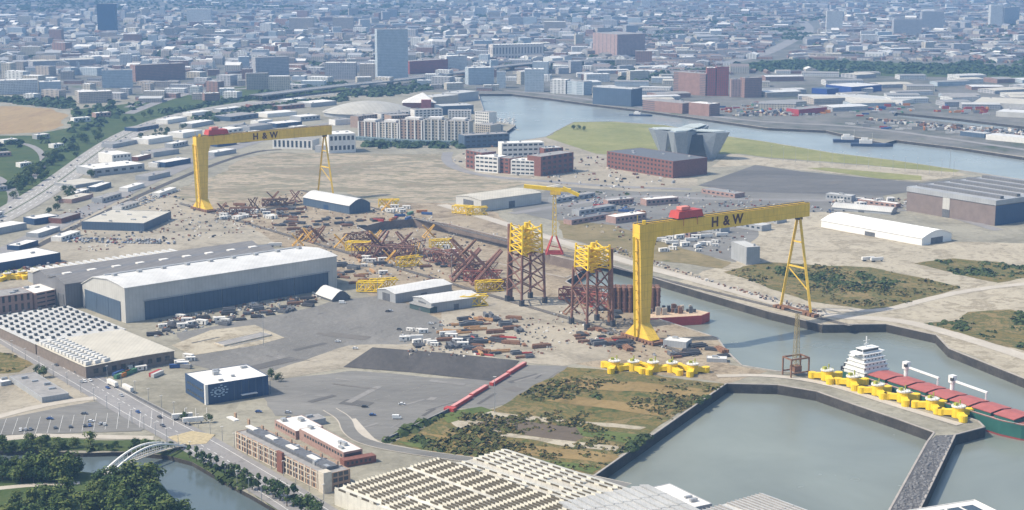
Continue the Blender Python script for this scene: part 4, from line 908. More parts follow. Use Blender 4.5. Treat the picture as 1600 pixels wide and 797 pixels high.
FR = [(fr_pur, 585, 400, 20, 'dark brown lattice frame lying nearest the end of the arched hall'), (fr_pur, 615, 404, -15, 'dark brown lattice frame in the middle of the jacket parts'),
      (fr_pur, 640, 398, 60, 'dark brown lattice frame at the right of the scrambled jacket parts'), (fr_rust, 560, 376, 35, 'rusty lattice frame near the curved dock wall'),
      (fr_pur, 742, 432, 25, 'dark lattice frame standing left of the taller jacket'), (fr_red, 755, 440, -10, 'red lattice frame on the apron left of the taller jacket'),
      (fr_red, 905, 470, -25, 'red lattice frame between the two standing jackets'), (fr_red, 940, 478, -35, 'red lattice frame behind the shorter jacket'), (fr_rust, 925, 462, -20, 'rusty lattice frame beside the dock head'),
      (fr_rust, 780, 452, 30, 'rusty frame close behind the taller jacket'), (fr_red, 705, 408, 15, 'red frame beside the sunken dock'), (fr_rust, 380, 336, 5, 'rusty frame near the farther gantry leg'),
      (fr_pur, 690, 412, -50, 'brown lattice frame tilted beside the red one'), (fr_rust, 485, 372, 40, 'rusty frame behind the arched hall end'), (fr_rust, 430, 322, 8, 'rusty frame on the scrapheap below the waste ground'),
      (fr_yel, 724, 334, -20, 'yellow lattice frame heap right of the dock corner'), (fr_yel, 745, 336, 10, 'yellow lattice frame beside the pale striped shed'), (fr_yel, 608, 324, 5, 'yellow lattice frame behind the dock head'),
      (fr_yel, 600, 452, 15, 'yellow frame beside the barrel-roofed shelter'), (fr_yel, 580, 456, -5, 'smaller yellow frame next to the great blue doors'), (fr_yel, 640, 416, 30, 'yellow frame between jacket parts and paired sheds'), (fr_yel, 560, 392, -10, 'yellow frame left of the jacket parts'), (fr_yel, 690, 388, 15, 'yellow frame on the sunken dock floor'), (fr_yel, 740, 478, 10, 'yellow frame on the apron below the taller jacket'), (fr_yel, 765, 455, 12, 'orange-yellow frame behind the paired grey sheds')]
for st, x, y, a, lb in FR: p = GD(x, y); st.put(p.x, p.y, p.z + .1, RZ(a), 1.0, lb, GF)
CRX = [(cr_yel, 480, 378, -20, .9, 'yellow crossed frame behind the arched hall, left one'), (cr_yel, 590, 382, 30, .9, 'yellow crossed frame above the jacket parts'), (cr_yel, 655, 400, 60, .8, 'yellow crossed frame right of the jacket parts'), (cr_yel, 605, 330, 5, .9, 'yellow crossed frame beyond the sunken dock'), (cr_rust, 350, 334, 40, .8, 'rusty crossed frame nearest the farther gantry leg'), (cr_pur, 458, 316, -30, .9, 'dark crossed frame beside the curved-roof shed'), (cr_yel, 466, 385, 10, .8, 'yellow crossed frame behind the arched hall ridge'), (cr_yel, 532, 388, 0, .9, 'yellow crossed frame at the gable of the arched hall'), (cr_yel, 672, 372, 20, .9, 'yellow crossed frame at the dock corner'),
       (cr_rust, 500, 380, 30, 1.1, 'tall rusty crossed frame leaning behind the arched hall'), (cr_pur, 598, 402, 40, 1.6, 'dark crossed frame among the scrambled jacket parts'), (cr_pur, 628, 392, -20, 1.2, 'second dark crossed frame among the jacket parts'),
       (cr_pur, 730, 440, 10, 1.9, 'dark crossed frame left of the taller jacket, leftmost'), (cr_pur, 762, 446, 10, 2.0, 'dark crossed frame hard left of the taller jacket'), (cr_rust, 720, 418, -15, 1.7, 'rusty crossed frame beside the sunken dock'),
       (cr_rust, 400, 328, 60, .9, 'rusty crossed frame on the scrapheap'), (cr_rust, 428, 320, 20, 1.0, 'rusty crossed frame right of the scrapheap'), (cr_pur, 968, 478, -30, 1.1, 'dark crossed frame behind the near gantry leg'), (cr_rust, 895, 492, 15, .9, 'rusty crossed frame at the left foot of the shorter jacket'),
       (cr_yel, 610, 412, 10, .8, 'yellow crossed frame in front of the jacket parts')]
for st, x, y, a, s, lb in CRX: p = GD(x, y); s *= .78; st.put(p.x, p.y, p.z + .1, RZ(a), s, lb, GF)
finish_stock([fr_pur, fr_red, fr_yel, fr_rust, cr_pur, cr_rust, cr_yel])
# stacked pile cans behind the near leg
b0 = G(992, 488); t = thing('pile_stack', 'dark red bundle of upright ribbed piles behind the near gantry leg', 'piles', b0)
for i in range(9):
    for k in range(3):
        b = MB(); b.tube((-18 + i * 4.6, k * 5, 0), (-18 + i * 4.6, k * 5, 21), 2.1, 8)
        for q in range(4): b.tube((-18 + i * 4.6, k * 5, 3 + q * 5), (-18 + i * 4.6, k * 5, 4 + q * 5), 2.5, 8)
        b.build('pile', m_rust if (i + k) % 2 else m_purple, t)
# ------------------------------------------------------------------ yellow turbine foundations
def tripod():
    t = thing('turbine_foundation', 'yellow three-armed foundation', 'foundation')
    b = MB(); b.tube((0, 0, 0), (0, 0, 7.2), 4.4, 14); b.build('hub', m_yel2, t)
    for k in range(3):
        a = k * 2 * math.pi / 3 + .1; d = Vector((math.cos(a), math.sin(a), 0))
        b = MB(); b.beam(d * 2 + Vector((0, 0, 3.2)), d * 11.5 + Vector((0, 0, 2.2)), 4.4, 3.6); b.tube(d * 11.3, d * 11.3 + Vector((0, 0, 4.4)), 2.9, 12); b.build('arm', m_yel2, t)
    b = MB(); b.tube((0, 0, 7.2), (0, 0, 8.1), 4.9, 14); b.build('deck', m_offw, t)
    b = MB()
    for i in range(10): a = i * math.pi / 5; b.tube((4.4 * math.cos(a), 4.4 * math.sin(a), 8.1), (4.4 * math.cos(a), 4.4 * math.sin(a), 9.3), .12, 4)
    b.tube((2, 1, 8.1), (2, 1, 11.5), .5, 6); b.box((-1.5, .8, 9), (2.6, 2.2, 1.8)); b.build('deck_fittings', paint('greenish_yellow_fittings', (.35, .36, .06)), t)
    return t
tp = Stock(tripod())
for i, (x, y, lb) in enumerate([(1292, 594, 'yellow turbine foundation first in the quay row, beside the brown portal'), (1332, 604, 'yellow turbine foundation second in the quay row from the brown portal'), (1371, 617, 'yellow turbine foundation third in the quay row from the brown portal'),
                                (1411, 628, 'yellow turbine foundation third from the tip of the quay row'), (1456, 640, 'yellow turbine foundation second from the tip of the quay'), (1497, 652, 'yellow turbine foundation nearest the quay tip')]):
    p = G(x, y); tp.put(p.x, p.y, .3, R.uniform(0, .4) + .3, .95, lb, 'yellow foundations beside the ship')
for i, (x, y, lb) in enumerate([(960, 578, 'yellow foundation at the left end of the row above the scrub'), (990, 579, 'yellow foundation second from the left above the scrub'), (1020, 580, 'yellow foundation in the middle of the row above the scrub'), (1050, 581, 'yellow foundation second from the right above the scrub'), (1082, 583, 'yellow foundation at the right end of the row above the scrub')]):
    p = G(x, y); tp.put(p.x, p.y, .1, R.uniform(0, 2), .9, lb, 'yellow foundations above the scrub land')
# derelict quay crane: portal and lattice mast
b0 = G(1243, 586); t = thing('quay_crane', 'thin weathered lattice mast on a rusty brown portal at the dock corner', 'quay crane', b0, .45)
hz = HT(1243, 586, 490)
for a in ((-1, -1), (1, -1), (1, 1), (-1, 1)): b = MB(); b.beam((a[0] * 7.5, a[1] * 5, 0), (a[0] * 7.5, a[1] * 5, 13), .9, .9); b.build('leg', m_rust, t)
b = MB()
for s_ in (-1, 1): b.beam((-7.9, s_ * 5, 13), (7.9, s_ * 5, 13), .8, 1.1); b.beam((s_ * 7.5, -5, 13), (s_ * 7.5, 5, 13), .8, 1); b.beam((-7.5, s_ * 5, 3), (7.5, s_ * 5, 3), .6, .9)
b.box((0, 0, 5), (6, 6, 4)); b.build('portal', m_rust, t)
b = MB(); lattice(b, 1.9, .9, 7, hz, 11, .2, .1)
for a in ((-1, -1), (1, -1), (1, 1), (-1, 1)): b.tube((a[0] * 1.9, a[1] * 1.9, 7), (a[0] * .9, a[1] * .9, hz), .18, 5)
b.build('mast', paint('faded_ochre_steel', (.35, .28, .14), .8, .2), t)
# tall red and yellow travelling masts at the lot
b = MB()
# ------------------------------------------------------------------ red conveyor / painted blades along the tarmac lot
b0 = G(745, 608); fz = Frame(G(705, 641), G(822, 570))
t = thing('red_gangway', 'long red covered gangway lying across the tarmac corner', 'gangway', G(705, 641))
org = t.location
for i in range(4):
    a0, a1 = i * fz.len / 4 + .6, (i + 1) * fz.len / 4 - (1.5, 5, 2, 1)[i]
    b = MB(); rect_prism(b, fz, a0, a1, -1.7 + (i % 2) * .8, 1.3 + (i % 2) * .8, .4, 2.4); b.build('body', m_red, t, org)
    b = MB(); rect_prism(b, fz, a0 + .5, a1 - .5, -1.5 + (i % 2) * .8, 1.1 + (i % 2) * .8, 2.4, 2.6); b.build('top_walkway', paint('faded_pink_red', (.55, .25, .23)), t, org)
b = MB(); rect_prism(b, fz, -4, 1, -3.5, 3.5, 0, 2.4); b.build('end_block', m_red, t, org)
# barge
def barge():
    fb = Frame(G(1012, 512, -6.5), G(1112, 506, -6.5)); t = thing('work_barge', 'red hulled work barge with cluttered sandy deck in the dock', 'barge', fb.P(0, 0, -6.5)); o = t.location
    b = MB(); L_ = fb.len; W = 22
    b.prism([fb.xy(0, 0), fb.xy(L_ - 9, 0), fb.xy(L_ + 2, W * .45), fb.xy(L_ - 6, W), fb.xy(0, W)], -9, .8); b.build('hull', m_red, t, o)
    b = MB(); b.prism([fb.xy(.4, .4), fb.xy(L_ - 9, .4), fb.xy(L_ + 1.3, W * .45), fb.xy(L_ - 6.3, W - .4), fb.xy(.4, W - .4)], 0.81, 1.0); b.build('deck', paint('sandy_deck', (.5, .38, .27), .8, .2, .3), t, o)
    rr = random.Random(3)
    for i in range(26):
        b = MB(); a, c = rr.uniform(4, L_ * .8), rr.uniform(9, W - 2); rect_prism(b, fb, a, a + rr.uniform(1.5, 4), c, c + rr.uniform(1, 2.5), 1.0, rr.uniform(3, 8)); b.build('deck_gear', rr.choice([m_dark, m_rust, m_slate, m_beige]), t, o)
barge()
# ------------------------------------------------------------------ bulk carrier
def ship():
    f0 = Frame(G(1345, 598, 0), G(1530, 657, 0)); v = f0.v if f0.v.y > 0 else -f0.v
    fs = Frame(f0.P(-25, 0) + v * 2.2, f0.P(200, 0) + v * 2.2); fs.v = v
    t = thing('bulk_carrier', 'green hulled cargo ship with red hatch covers and white bridge block moored at the quay', 'ship', fs.P(0, 0, -6.5)); o = t.location
    LS, B, ZD = 172, 25, 3.0
    hullm = paint('hull_green', (.03, .11, .09), .5, .15, .1); low = paint('hull_red_boot_top', (.25, .05, .045), .6, .15); wh = paint('ship_white', (.72, .72, .7), .45, .08, .4)
    out = [(0, 5), (3, 1.2), (9, 0), (LS - 26, 0), (LS - 12, 3.5), (LS, B / 2), (LS - 12, B - 3.5), (LS - 26, B), (9, B), (3, B - 1.2), (0, B - 5)]
    b = MB(); b.prism([fs.xy(*p) for p in out], -5.4, ZD); b.build('hull', hullm, t, o)
    b = MB(); b.prism([fs.xy(*p) for p in out], -10, -5.41); b.build('boot_topping', low, t, o)
    b = MB(); b.prism([fs.xy(p[0] * .99 + .8, .6 + p[1] * .955) for p in out], ZD + .01, ZD + .12); b.build('deck', paint('deck_red_brown', (.26, .1, .08), .8, .2, .2), t, o)
    b = MB()
    for i in range(len(out)):
        p, q = out[i], out[(i + 1) % len(out)]
        b.beam(fs.P(p[0], p[1], ZD + 1), fs.P(q[0], q[1], ZD + 1), .12, .12)
    b.build('rail', wh, t, o)
    for i in range(7):
        u = 27 + i * 18.6; b = MB(); rect_prism(b, fs, u, u + 15.6, 3, B - 3, ZD + .12, ZD + 2.2); h = b.build('hatch_coaming', hullm, t, o)
        b = MB()
        pr = [(2.6, 2.25), (B * .5, 3.3), (B - 2.6, 2.25)]
        for (va, za), (vb, zb) in zip(pr, pr[1:]):
            q = [fs.P(uu, vv, ZD + zz + k) for k in (0, .5) for uu, vv, zz in ((u - .4, va, za), (u + 16.0, va, za), (u + 16.0, vb, zb), (u - .4, vb, zb))]
            b.mesh(q, [(4, 5, 6, 7), (3, 2, 1, 0), (0, 1, 5, 4), (1, 2, 6, 5), (2, 3, 7, 6), (3, 0, 4, 7)])
        b.build('hatch_cover', paint('hatch_red', (.36, .11, .095), .6, .12, .2), t, o)
    # accommodation
    tiers = [(5, 25, .8, B - .8, 3.4), (6, 24, 1.2, B - 1.2, 6.8), (7, 23.5, 2.2, B - 2.2, 9.6), (7.5, 22, 2.8, B - 2.8, 12.4), (8, 20.5, 4, B - 4, 15)]
    z = ZD + .12
    for i, (a, c, d, e, zt) in enumerate(tiers):
        b = MB(); rect_prism(b, fs, a, c, d, e, z, ZD + zt - .25); rect_prism(b, fs, a - .7, c + .7, d - .7, e + .7, ZD + zt - .25, ZD + zt); z = ZD + zt; b.build('accommodation_deck', wh, t, o)
        for k in range(6):
            for side in (c + .05, a - .15):
                w_ = MB(); vv = d + 1.5 + k * (e - d - 3) / 5; rect_prism(w_, fs, side, side + .1, vv - .5, vv + .5, ZD + zt - 1.9, ZD + zt - 1); w_.build('window', m_glass, t, o)
    b = MB(); rect_prism(b, fs, 11, 19.5, -.5, B + .5, z, z + .35); rect_prism(b, fs, 12, 18.5, 5, B - 5, z + .35, z + 3.1); rect_prism(b, fs, 11.6, 18.9, 4.6, B - 4.6, z + 3.1, z + 3.4); b.build('bridge', wh, t, o)
    b = MB(); rect_prism(b, fs, 18.55, 18.65, 5.3, B - 5.3, z + 1.4, z + 2.6); rect_prism(b, fs, 12.5, 18, 4.85, 4.95, z + 1.4, z + 2.6); b.build('bridge_window', m_glass, t, o)
    b = MB(); b.tube(fs.P(14, B / 2, z + 3.4), fs.P(14, B / 2, z + 11), .4, 6); b.beam(fs.P(14, B / 2 - 3, z + 8), fs.P(14, B / 2 + 3, z + 8), .3, .3); b.beam(fs.P(14, B / 2 - 2, z + 5.5), fs.P(14, B / 2 + 2, z + 5.5), .3, .8); b.build('mast', wh, t, o)
    b = MB(); rect_prism(b, fs, 1.5, 6, B * .55, B * .85, ZD, ZD + 13.5); b.build('funnel', hullm, t, o)
    b = MB()
    for k in range(7): b.box(fs.P(1.6 + k * .5, 2.5 + k * 2.2 if k < 4 else 20 - k, ZD + 1.5 + (k % 3)), (2.2, 1.6, 3 + (k % 3) * 2), k)
    b.build('stern_gear', m_dark, t, o)
    for u in (44, 86):
        b = MB(); b.tube(fs.P(u, B * .86, ZD), fs.P(u, B * .86, ZD + 9), 1.5, 10); b.box(fs.P(u, B * .86, ZD + 10.5), (4, 4, 5), fs.ang); c = b.build('deck_crane', wh, t, o)
        b = MB(); b.beam(fs.P(u + 2, B * .86, ZD + 9.4), fs.P(u + 30, B * .86, ZD + 8.2), 1.3, 1.2); b.beam(fs.P(u + 29, B * .86, ZD + .5), fs.P(u + 29, B * .86, ZD + 8.2), .8, .8); ob = b.build('jib', wh, t, o)
        b = MB(); b.box(fs.P(u + 1.4, B * .78, ZD + 10.8), (1.8, 2, 1.9), fs.ang); b.build('crane_cab_window', m_glass, t, o)
ship()
# ------------------------------------------------------------------ white arched footbridge
def footbridge():
    a, c = G(163, 744), G(286, 698); d = (c - a); ln = d.length; d.normalize(); s = Vector((-d.y, d.x, 0))
    t = thing('footbridge', 'white arched footbridge over the creek between the trees', 'footbridge', a)
    wm = paint('bridge_white_paint', (.74, .73, .7), .5, .08)
    def arc(u, k): return 1.5 + 4.2 * math.sin(math.pi * u) * k
    n = 18
    b = MB()
    for i in range(n):
        u0, u1 = i / n, (i + 1) / n; b.beam(d * ln * u0 + Vector((0, 0, 1 + 2.2 * math.sin(math.pi * u0))), d * ln * u1 + Vector((0, 0, 1 + 2.2 * math.sin(math.pi * u1))), 4, .5)
    b.build('deck', m_path, t)
    for sg in (-1, 1):
        b = MB()
        for i in range(n):
            u0, u1 = i / n, (i + 1) / n; b.beam(d * ln * u0 + s * sg * 3 + Vector((0, 0, .5 + 8.5 * math.sin(math.pi * u0))), d * ln * u1 + s * sg * 3 + Vector((0, 0, .5 + 8.5 * math.sin(math.pi * u1))), .9, 1.0)
        b.build('arch', wm, t)
        b = MB()
        for i in range(1, n): u = i / n; b.tube(d * ln * u + s * sg * 2.6 + Vector((0, 0, 1 + 2.2 * math.sin(math.pi * u))), d * ln * u + s * sg * 3 + Vector((0, 0, .5 + 8.5 * math.sin(math.pi * u))), .14, 5)
        b.build('hanger', wm, t)
        b = MB()
        for i in range(n):
            u0, u1 = i / n, (i + 1) / n; b.beam(d * ln * u0 + s * sg * 2 + Vector((0, 0, 2.2 + 2.2 * math.sin(math.pi * u0))), d * ln * u1 + s * sg * 2 + Vector((0, 0, 2.2 + 2.2 * math.sin(math.pi * u1))), .12, .5)
        b.build('railing', wm, t)
    b = MB(); b.box((0, 0, -1), (5, 5, 4), math.atan2(d.y, d.x)); b.box(tuple(d * ln + Vector((0, 0, -1))), (5, 5, 4), math.atan2(d.y, d.x)); b.build('abutment', m_quay, t)
footbridge()
# ------------------------------------------------------------------ mid-distance quarter
m_apt = paint('apartment_beige', (.42, .38, .32), .8, .12, .3)
m_aptw = paint('apartment_white', (.62, .6, .57), .8, .08, .3)
m_aptb = paint('apartment_brick', (.3, .22, .18), .8, .15, .3)
m_teal = facade('teal_glass_wall', (.16, .22, .24), (.05, .08, .1), 3.2, 3.4, .62, .6)
m_silver = paint('silver_cladding', (.3, .33, .36), .5, .12, .3, .1)
for i, (O, U, top, wm, lb) in enumerate([((560, 218), (590, 220), 190, m_aptb, 'leftmost beige apartment block of the tall riverside row'), ((592, 220), (622, 222), 191, m_apt, 'beige apartment block second from the left in the tall row'),
        ((624, 222), (660, 224), 187, m_aptb, 'brown apartment block in the middle of the tall row'), ((662, 224), (696, 225), 187, m_apt, 'apartment block with white stair columns right of the row centre'), ((698, 225), (733, 226), 189, m_apt, 'rightmost apartment block of the tall riverside row')]):
    fr = Frame(G(*O), G(*U)); fr.v = fr.v if fr.v.y > 0 else -fr.v; h = HT(O[0], O[1], top)
    t = flatb('apartment_block', lb, 'apartments', fr, 0, fr.len, 0, 26, h, wm, m_felt, 'tall riverside apartment blocks', plant=3, seed=i)
    windows(t, fr, 'v', 1.5, fr.len - 1, -.06, [h * (k + .6) / 8 for k in range(8)], 6, 2.6, 1.8)
    for k in (0, .33, .66, .95): part_box(t, 'balcony_column', fr, fr.len * k, fr.len * k + 2.2, -1.3, -.02, 1, h + .5, m_aptw)
    t2 = part_box(t, 'podium', fr, -.5, fr.len + .4, -10, -1.35, 0, 5.5, m_teal)
    part_box(t, 'penthouse', fr, fr.len * .2, fr.len * .8, 5, 20, h + .3, h + 3.6, m_aptw)
for i, (O, U, top, wm, d, lb) in enumerate([((596, 196), (640, 192), 178, m_aptw, 22, 'pale flats behind the tall apartment row, left'), ((648, 192), (692, 190), 172, m_aptw, 22, 'pale flats behind the middle of the apartment row'), ((700, 190), (736, 190), 173, m_aptw, 22, 'white flats behind the right of the apartment row'),
        ((742, 196), (764, 198), 174, m_offw, 20, 'white rendered flats by the marina'), ((766, 207), (786, 206), 196, mt_grey, 20, 'low grey pavilion on the marina edge'), ((742, 212), (766, 214), 194, m_apt, 30, 'blueish flats between apartments and the brick offices'),
        ((612, 207), (642, 205), 181, m_aptb, 26, 'dark flats standing back between two apartment blocks'), ((560, 200), (590, 196), 182, m_aptb, 18, 'brown flats at the back left of the apartment row')]):
    h = HT(O[0], O[1], top); blk('flats', lb, O, U, h, d, wm, m_felt, 'smaller flats behind the apartment row', seed=i, win=(5, 7, .55, .5), cat='apartments')
blk('showroom', 'white roofed two-storey building beneath the right end of the far girder', (514, 240), (556, 238), HT(514, 240, 210), 40, m_offw, m_wfelt, win=(2, 6, .6, .45), plant=3)
blk('showroom', 'low dark annexe left of the white roofed building', (492, 238), (512, 239), 10, 30, mt_grey, m_felt)
blk('car_showroom', 'white and dark slotted showroom below the middle of the far girder', (426, 232), (488, 234), 14, 30, m_offw, m_felt, win=(1, 9, .5, .7), plant=2)
for i, (O, U, top, V, wm, rm, w, lb) in enumerate([((728, 262), (752, 267), 234, None, m_brickd, m_felt, (4, 4, .6, .45), 'curved brick office with white corner at the crescent road'), ((742, 268), (778, 271), 243, None, m_offw, m_wfelt, (4, 5, .75, .4), 'white box-fronted office block nearest the waste ground'),
        ((780, 270), (796, 272), 246, None, m_brickd, m_felt, (4, 2, .6, .4), 'narrow brick office between two white fronted ones'), ((798, 273), (843, 275), 250, None, m_offw, m_wfelt, (4, 6, .75, .4), 'white striped office block facing the crescent road'),
        ((845, 276), (896, 268), 245, None, m_brickd, m_felt, (4, 6, .5, .5), 'dark brown office block at the right end of the crescent'), ((784, 246), (850, 244), 224, None, m_offw, m_wfelt, (3, 8, .7, .4), 'white fronted office behind the crescent row'),
        ((726, 232), (796, 228), 212, None, mt_bluegrey, m_felt, (3, 8, .6, .4), 'dark blue-grey office behind the crescent row'), ((850, 246), (880, 244), 232, None, m_brickd, mt_pale, (2, 4, .6, .5), 'small brown office near the meadow tip')]):
    blk('office_block', lb, O, U, HT(O[0], O[1], top), 24, wm, rm, 'brick and white offices on the crescent', seed=i + 4, win=w, plant=3, cat='offices')
t, fr = blk('brick_studio', 'long dark red brick building in front of the silver angular museum', (1051, 279), (948, 262), HT(1051, 279, 252), 0, m_brickd, m_slate, V=(1089, 270), win=(4, 18, .5, .45), plant=4, cat='studio')
# angular silver museum
def museum():
    c = G(1075, 246); h = HT(1075, 246, 200); t = thing('angular_museum', 'silver museum with four flared ship-prow wings and dark slits', 'museum', c, .35)
    b = MB(); b.prism([(-29, -29), (29, -29), (29, 29), (-29, 29)], 0, h - 7); b.build('glass_core', m_glass, t)
    for k in range(4):
        a = k * math.pi / 2 + math.pi / 4; R_ = Matrix.Rotation(a, 3, 'Z')
        bq = [(6, -12), (36, -9), (41, 0), (36, 9), (6, 12)]; tq = [(2, -15), (46, -15), (61, 0), (46, 15), (2, 15)]; hh = h - (k % 2) * 3
        vs = [R_ @ Vector((x, y, 0)) for x, y in bq] + [R_ @ Vector((x, y, hh - (4 if x < 10 else 0))) for x, y in tq]; n = 5
        b = MB(); b.mesh(vs, [(i, (i + 1) % n, n + (i + 1) % n, n + i) for i in range(n)] + [tuple(range(n, 2 * n)), tuple(range(n - 1, -1, -1))]); w = b.build('prow_wing', m_silver, t)
        b = MB(); f0 = [R_ @ Vector((x * .86 + 2, y * .8, hh + .05)) for x, y in tq]; f1 = [v + Vector((0, 0, 1.2)) for v in f0]
        b.mesh(f0 + f1, [(i, (i + 1) % n, n + (i + 1) % n, n + i) for i in range(n)] + [tuple(range(n, 2 * n))]); b.build('roof', paint('pale_teal_roof', (.42, .46, .45), .6), w)
museum()
# arena
def arena():
    a, c = G(508, 182), G(642, 176); ce = (a + c) / 2; rx = (c - a).length / 2; ry = rx * .8; t = thing('arena', 'wide shallow pale grey arena roof beyond the apartments', 'arena', ce, math.atan2((c - a).y, (c - a).x))
    n = 48; b = MB(); b.prism([(rx * math.cos(2 * math.pi * i / n), ry * math.sin(2 * math.pi * i / n)) for i in range(n)], 0, 7); b.build('wall', mt_grey, t)
    b = MB(); rings = 6; vs = [(0, 0, 24)]; fs = []
    for r in range(1, rings + 1):
        k = r / rings * 1.03; z = 7.02 + 17 * (1 - (r / rings) ** 2)
        vs += [(rx * k * math.cos(2 * math.pi * i / n), ry * k * math.sin(2 * math.pi * i / n), z) for i in range(n)]
    fs += [(0, 1 + i, 1 + (i + 1) % n) for i in range(n)]
    for r in range(1, rings): fs += [(1 + (r - 1) * n + i, 1 + r * n + i, 1 + r * n + (i + 1) % n, 1 + (r - 1) * n + (i + 1) % n) for i in range(n)]
    b.mesh(vs, fs); b.build('roof', sheet('arena_roof', (.42, .4, .35), 4, 0, .6, .15), t)
    b = MB()
    for i in range(12):
        a_ = 2 * math.pi * i / 12; b.tube((0, 0, 24.3), (rx * 1.0 * math.cos(a_), ry * 1.0 * math.sin(a_), 8.6), .5, 4)
    b.build('roof_truss', m_offw, t)
arena()
b0 = G(655, 168); t = thing('arena_pavilion', 'white tent-peaked pavilion with dark red block beside the arena roof', 'pavilion', b0)
b = MB(); b.mesh([(-32, -14, 10), (32, -14, 10), (32, 30, 10), (-32, 30, 10), (6, 10, 27)], [(0, 1, 4), (1, 2, 4), (2, 3, 4), (3, 0, 4), (3, 2, 1, 0)]); b.build('tent_roof', m_offw, t)
b = MB(); b.box((0, 6, 5), (60, 36, 10)); b.build('wall', m_brickd, t); b = MB(); b.box((14, -18, 8), (18, 12, 16)); b.build('red_block', paint('dull_red_cladding', (.25, .08, .08)), t)
for i, (O, U, top, wm, lb) in enumerate([((676, 168), (716, 164), 152, m_apt, 'low beige roofs right of the arena pavilion'), ((716, 160), (748, 156), 146, mt_grey, 'grey riverside pavilion near the river bend'), ((690, 180), (740, 178), 166, mt_bluegrey, 'bluish low hall between arena and marina')]):
    blk('riverside_hall', lb, O, U, HT(O[0], O[1], top), 40, wm, mt_pale, seed=i, plant=2)
# viaduct
VP = [(400, 158), (460, 150), (540, 141), (640, 131), (725, 119), (800, 108), (880, 102), (960, 100)]
t = thing('viaduct', 'long pale elevated motorway viaduct curving past the grey tower', 'viaduct', G(380, 157))
o, P, Ls, Rs = ribbon('deck', [(x, y + 0) for x, y in VP], 30, m_road, 11, kind=None, thick=2.4)
o.parent = t; o.location = -t.location
b = MB()
for sd_ in (Ls, Rs):
    for a, c in zip(sd_, sd_[1:]): b.beam(a + Vector((0, 0, 11.5)), c + Vector((0, 0, 11.5)), .5, 1.2)
b.build('parapet', m_offw, t, t.location)
pm = None
for i in range(2, len(P) - 2, 2):
    b = MB(); d = (P[i + 1] - P[i]).normalized(); s_ = Vector((-d.y, d.x, 0))
    for k in (-9, 9): q = P[i] + s_ * k; b.tube(q, q + Vector((0, 0, 8.7)), 1.3, 8)
    b.build('pier', m_cope, t, t.location)
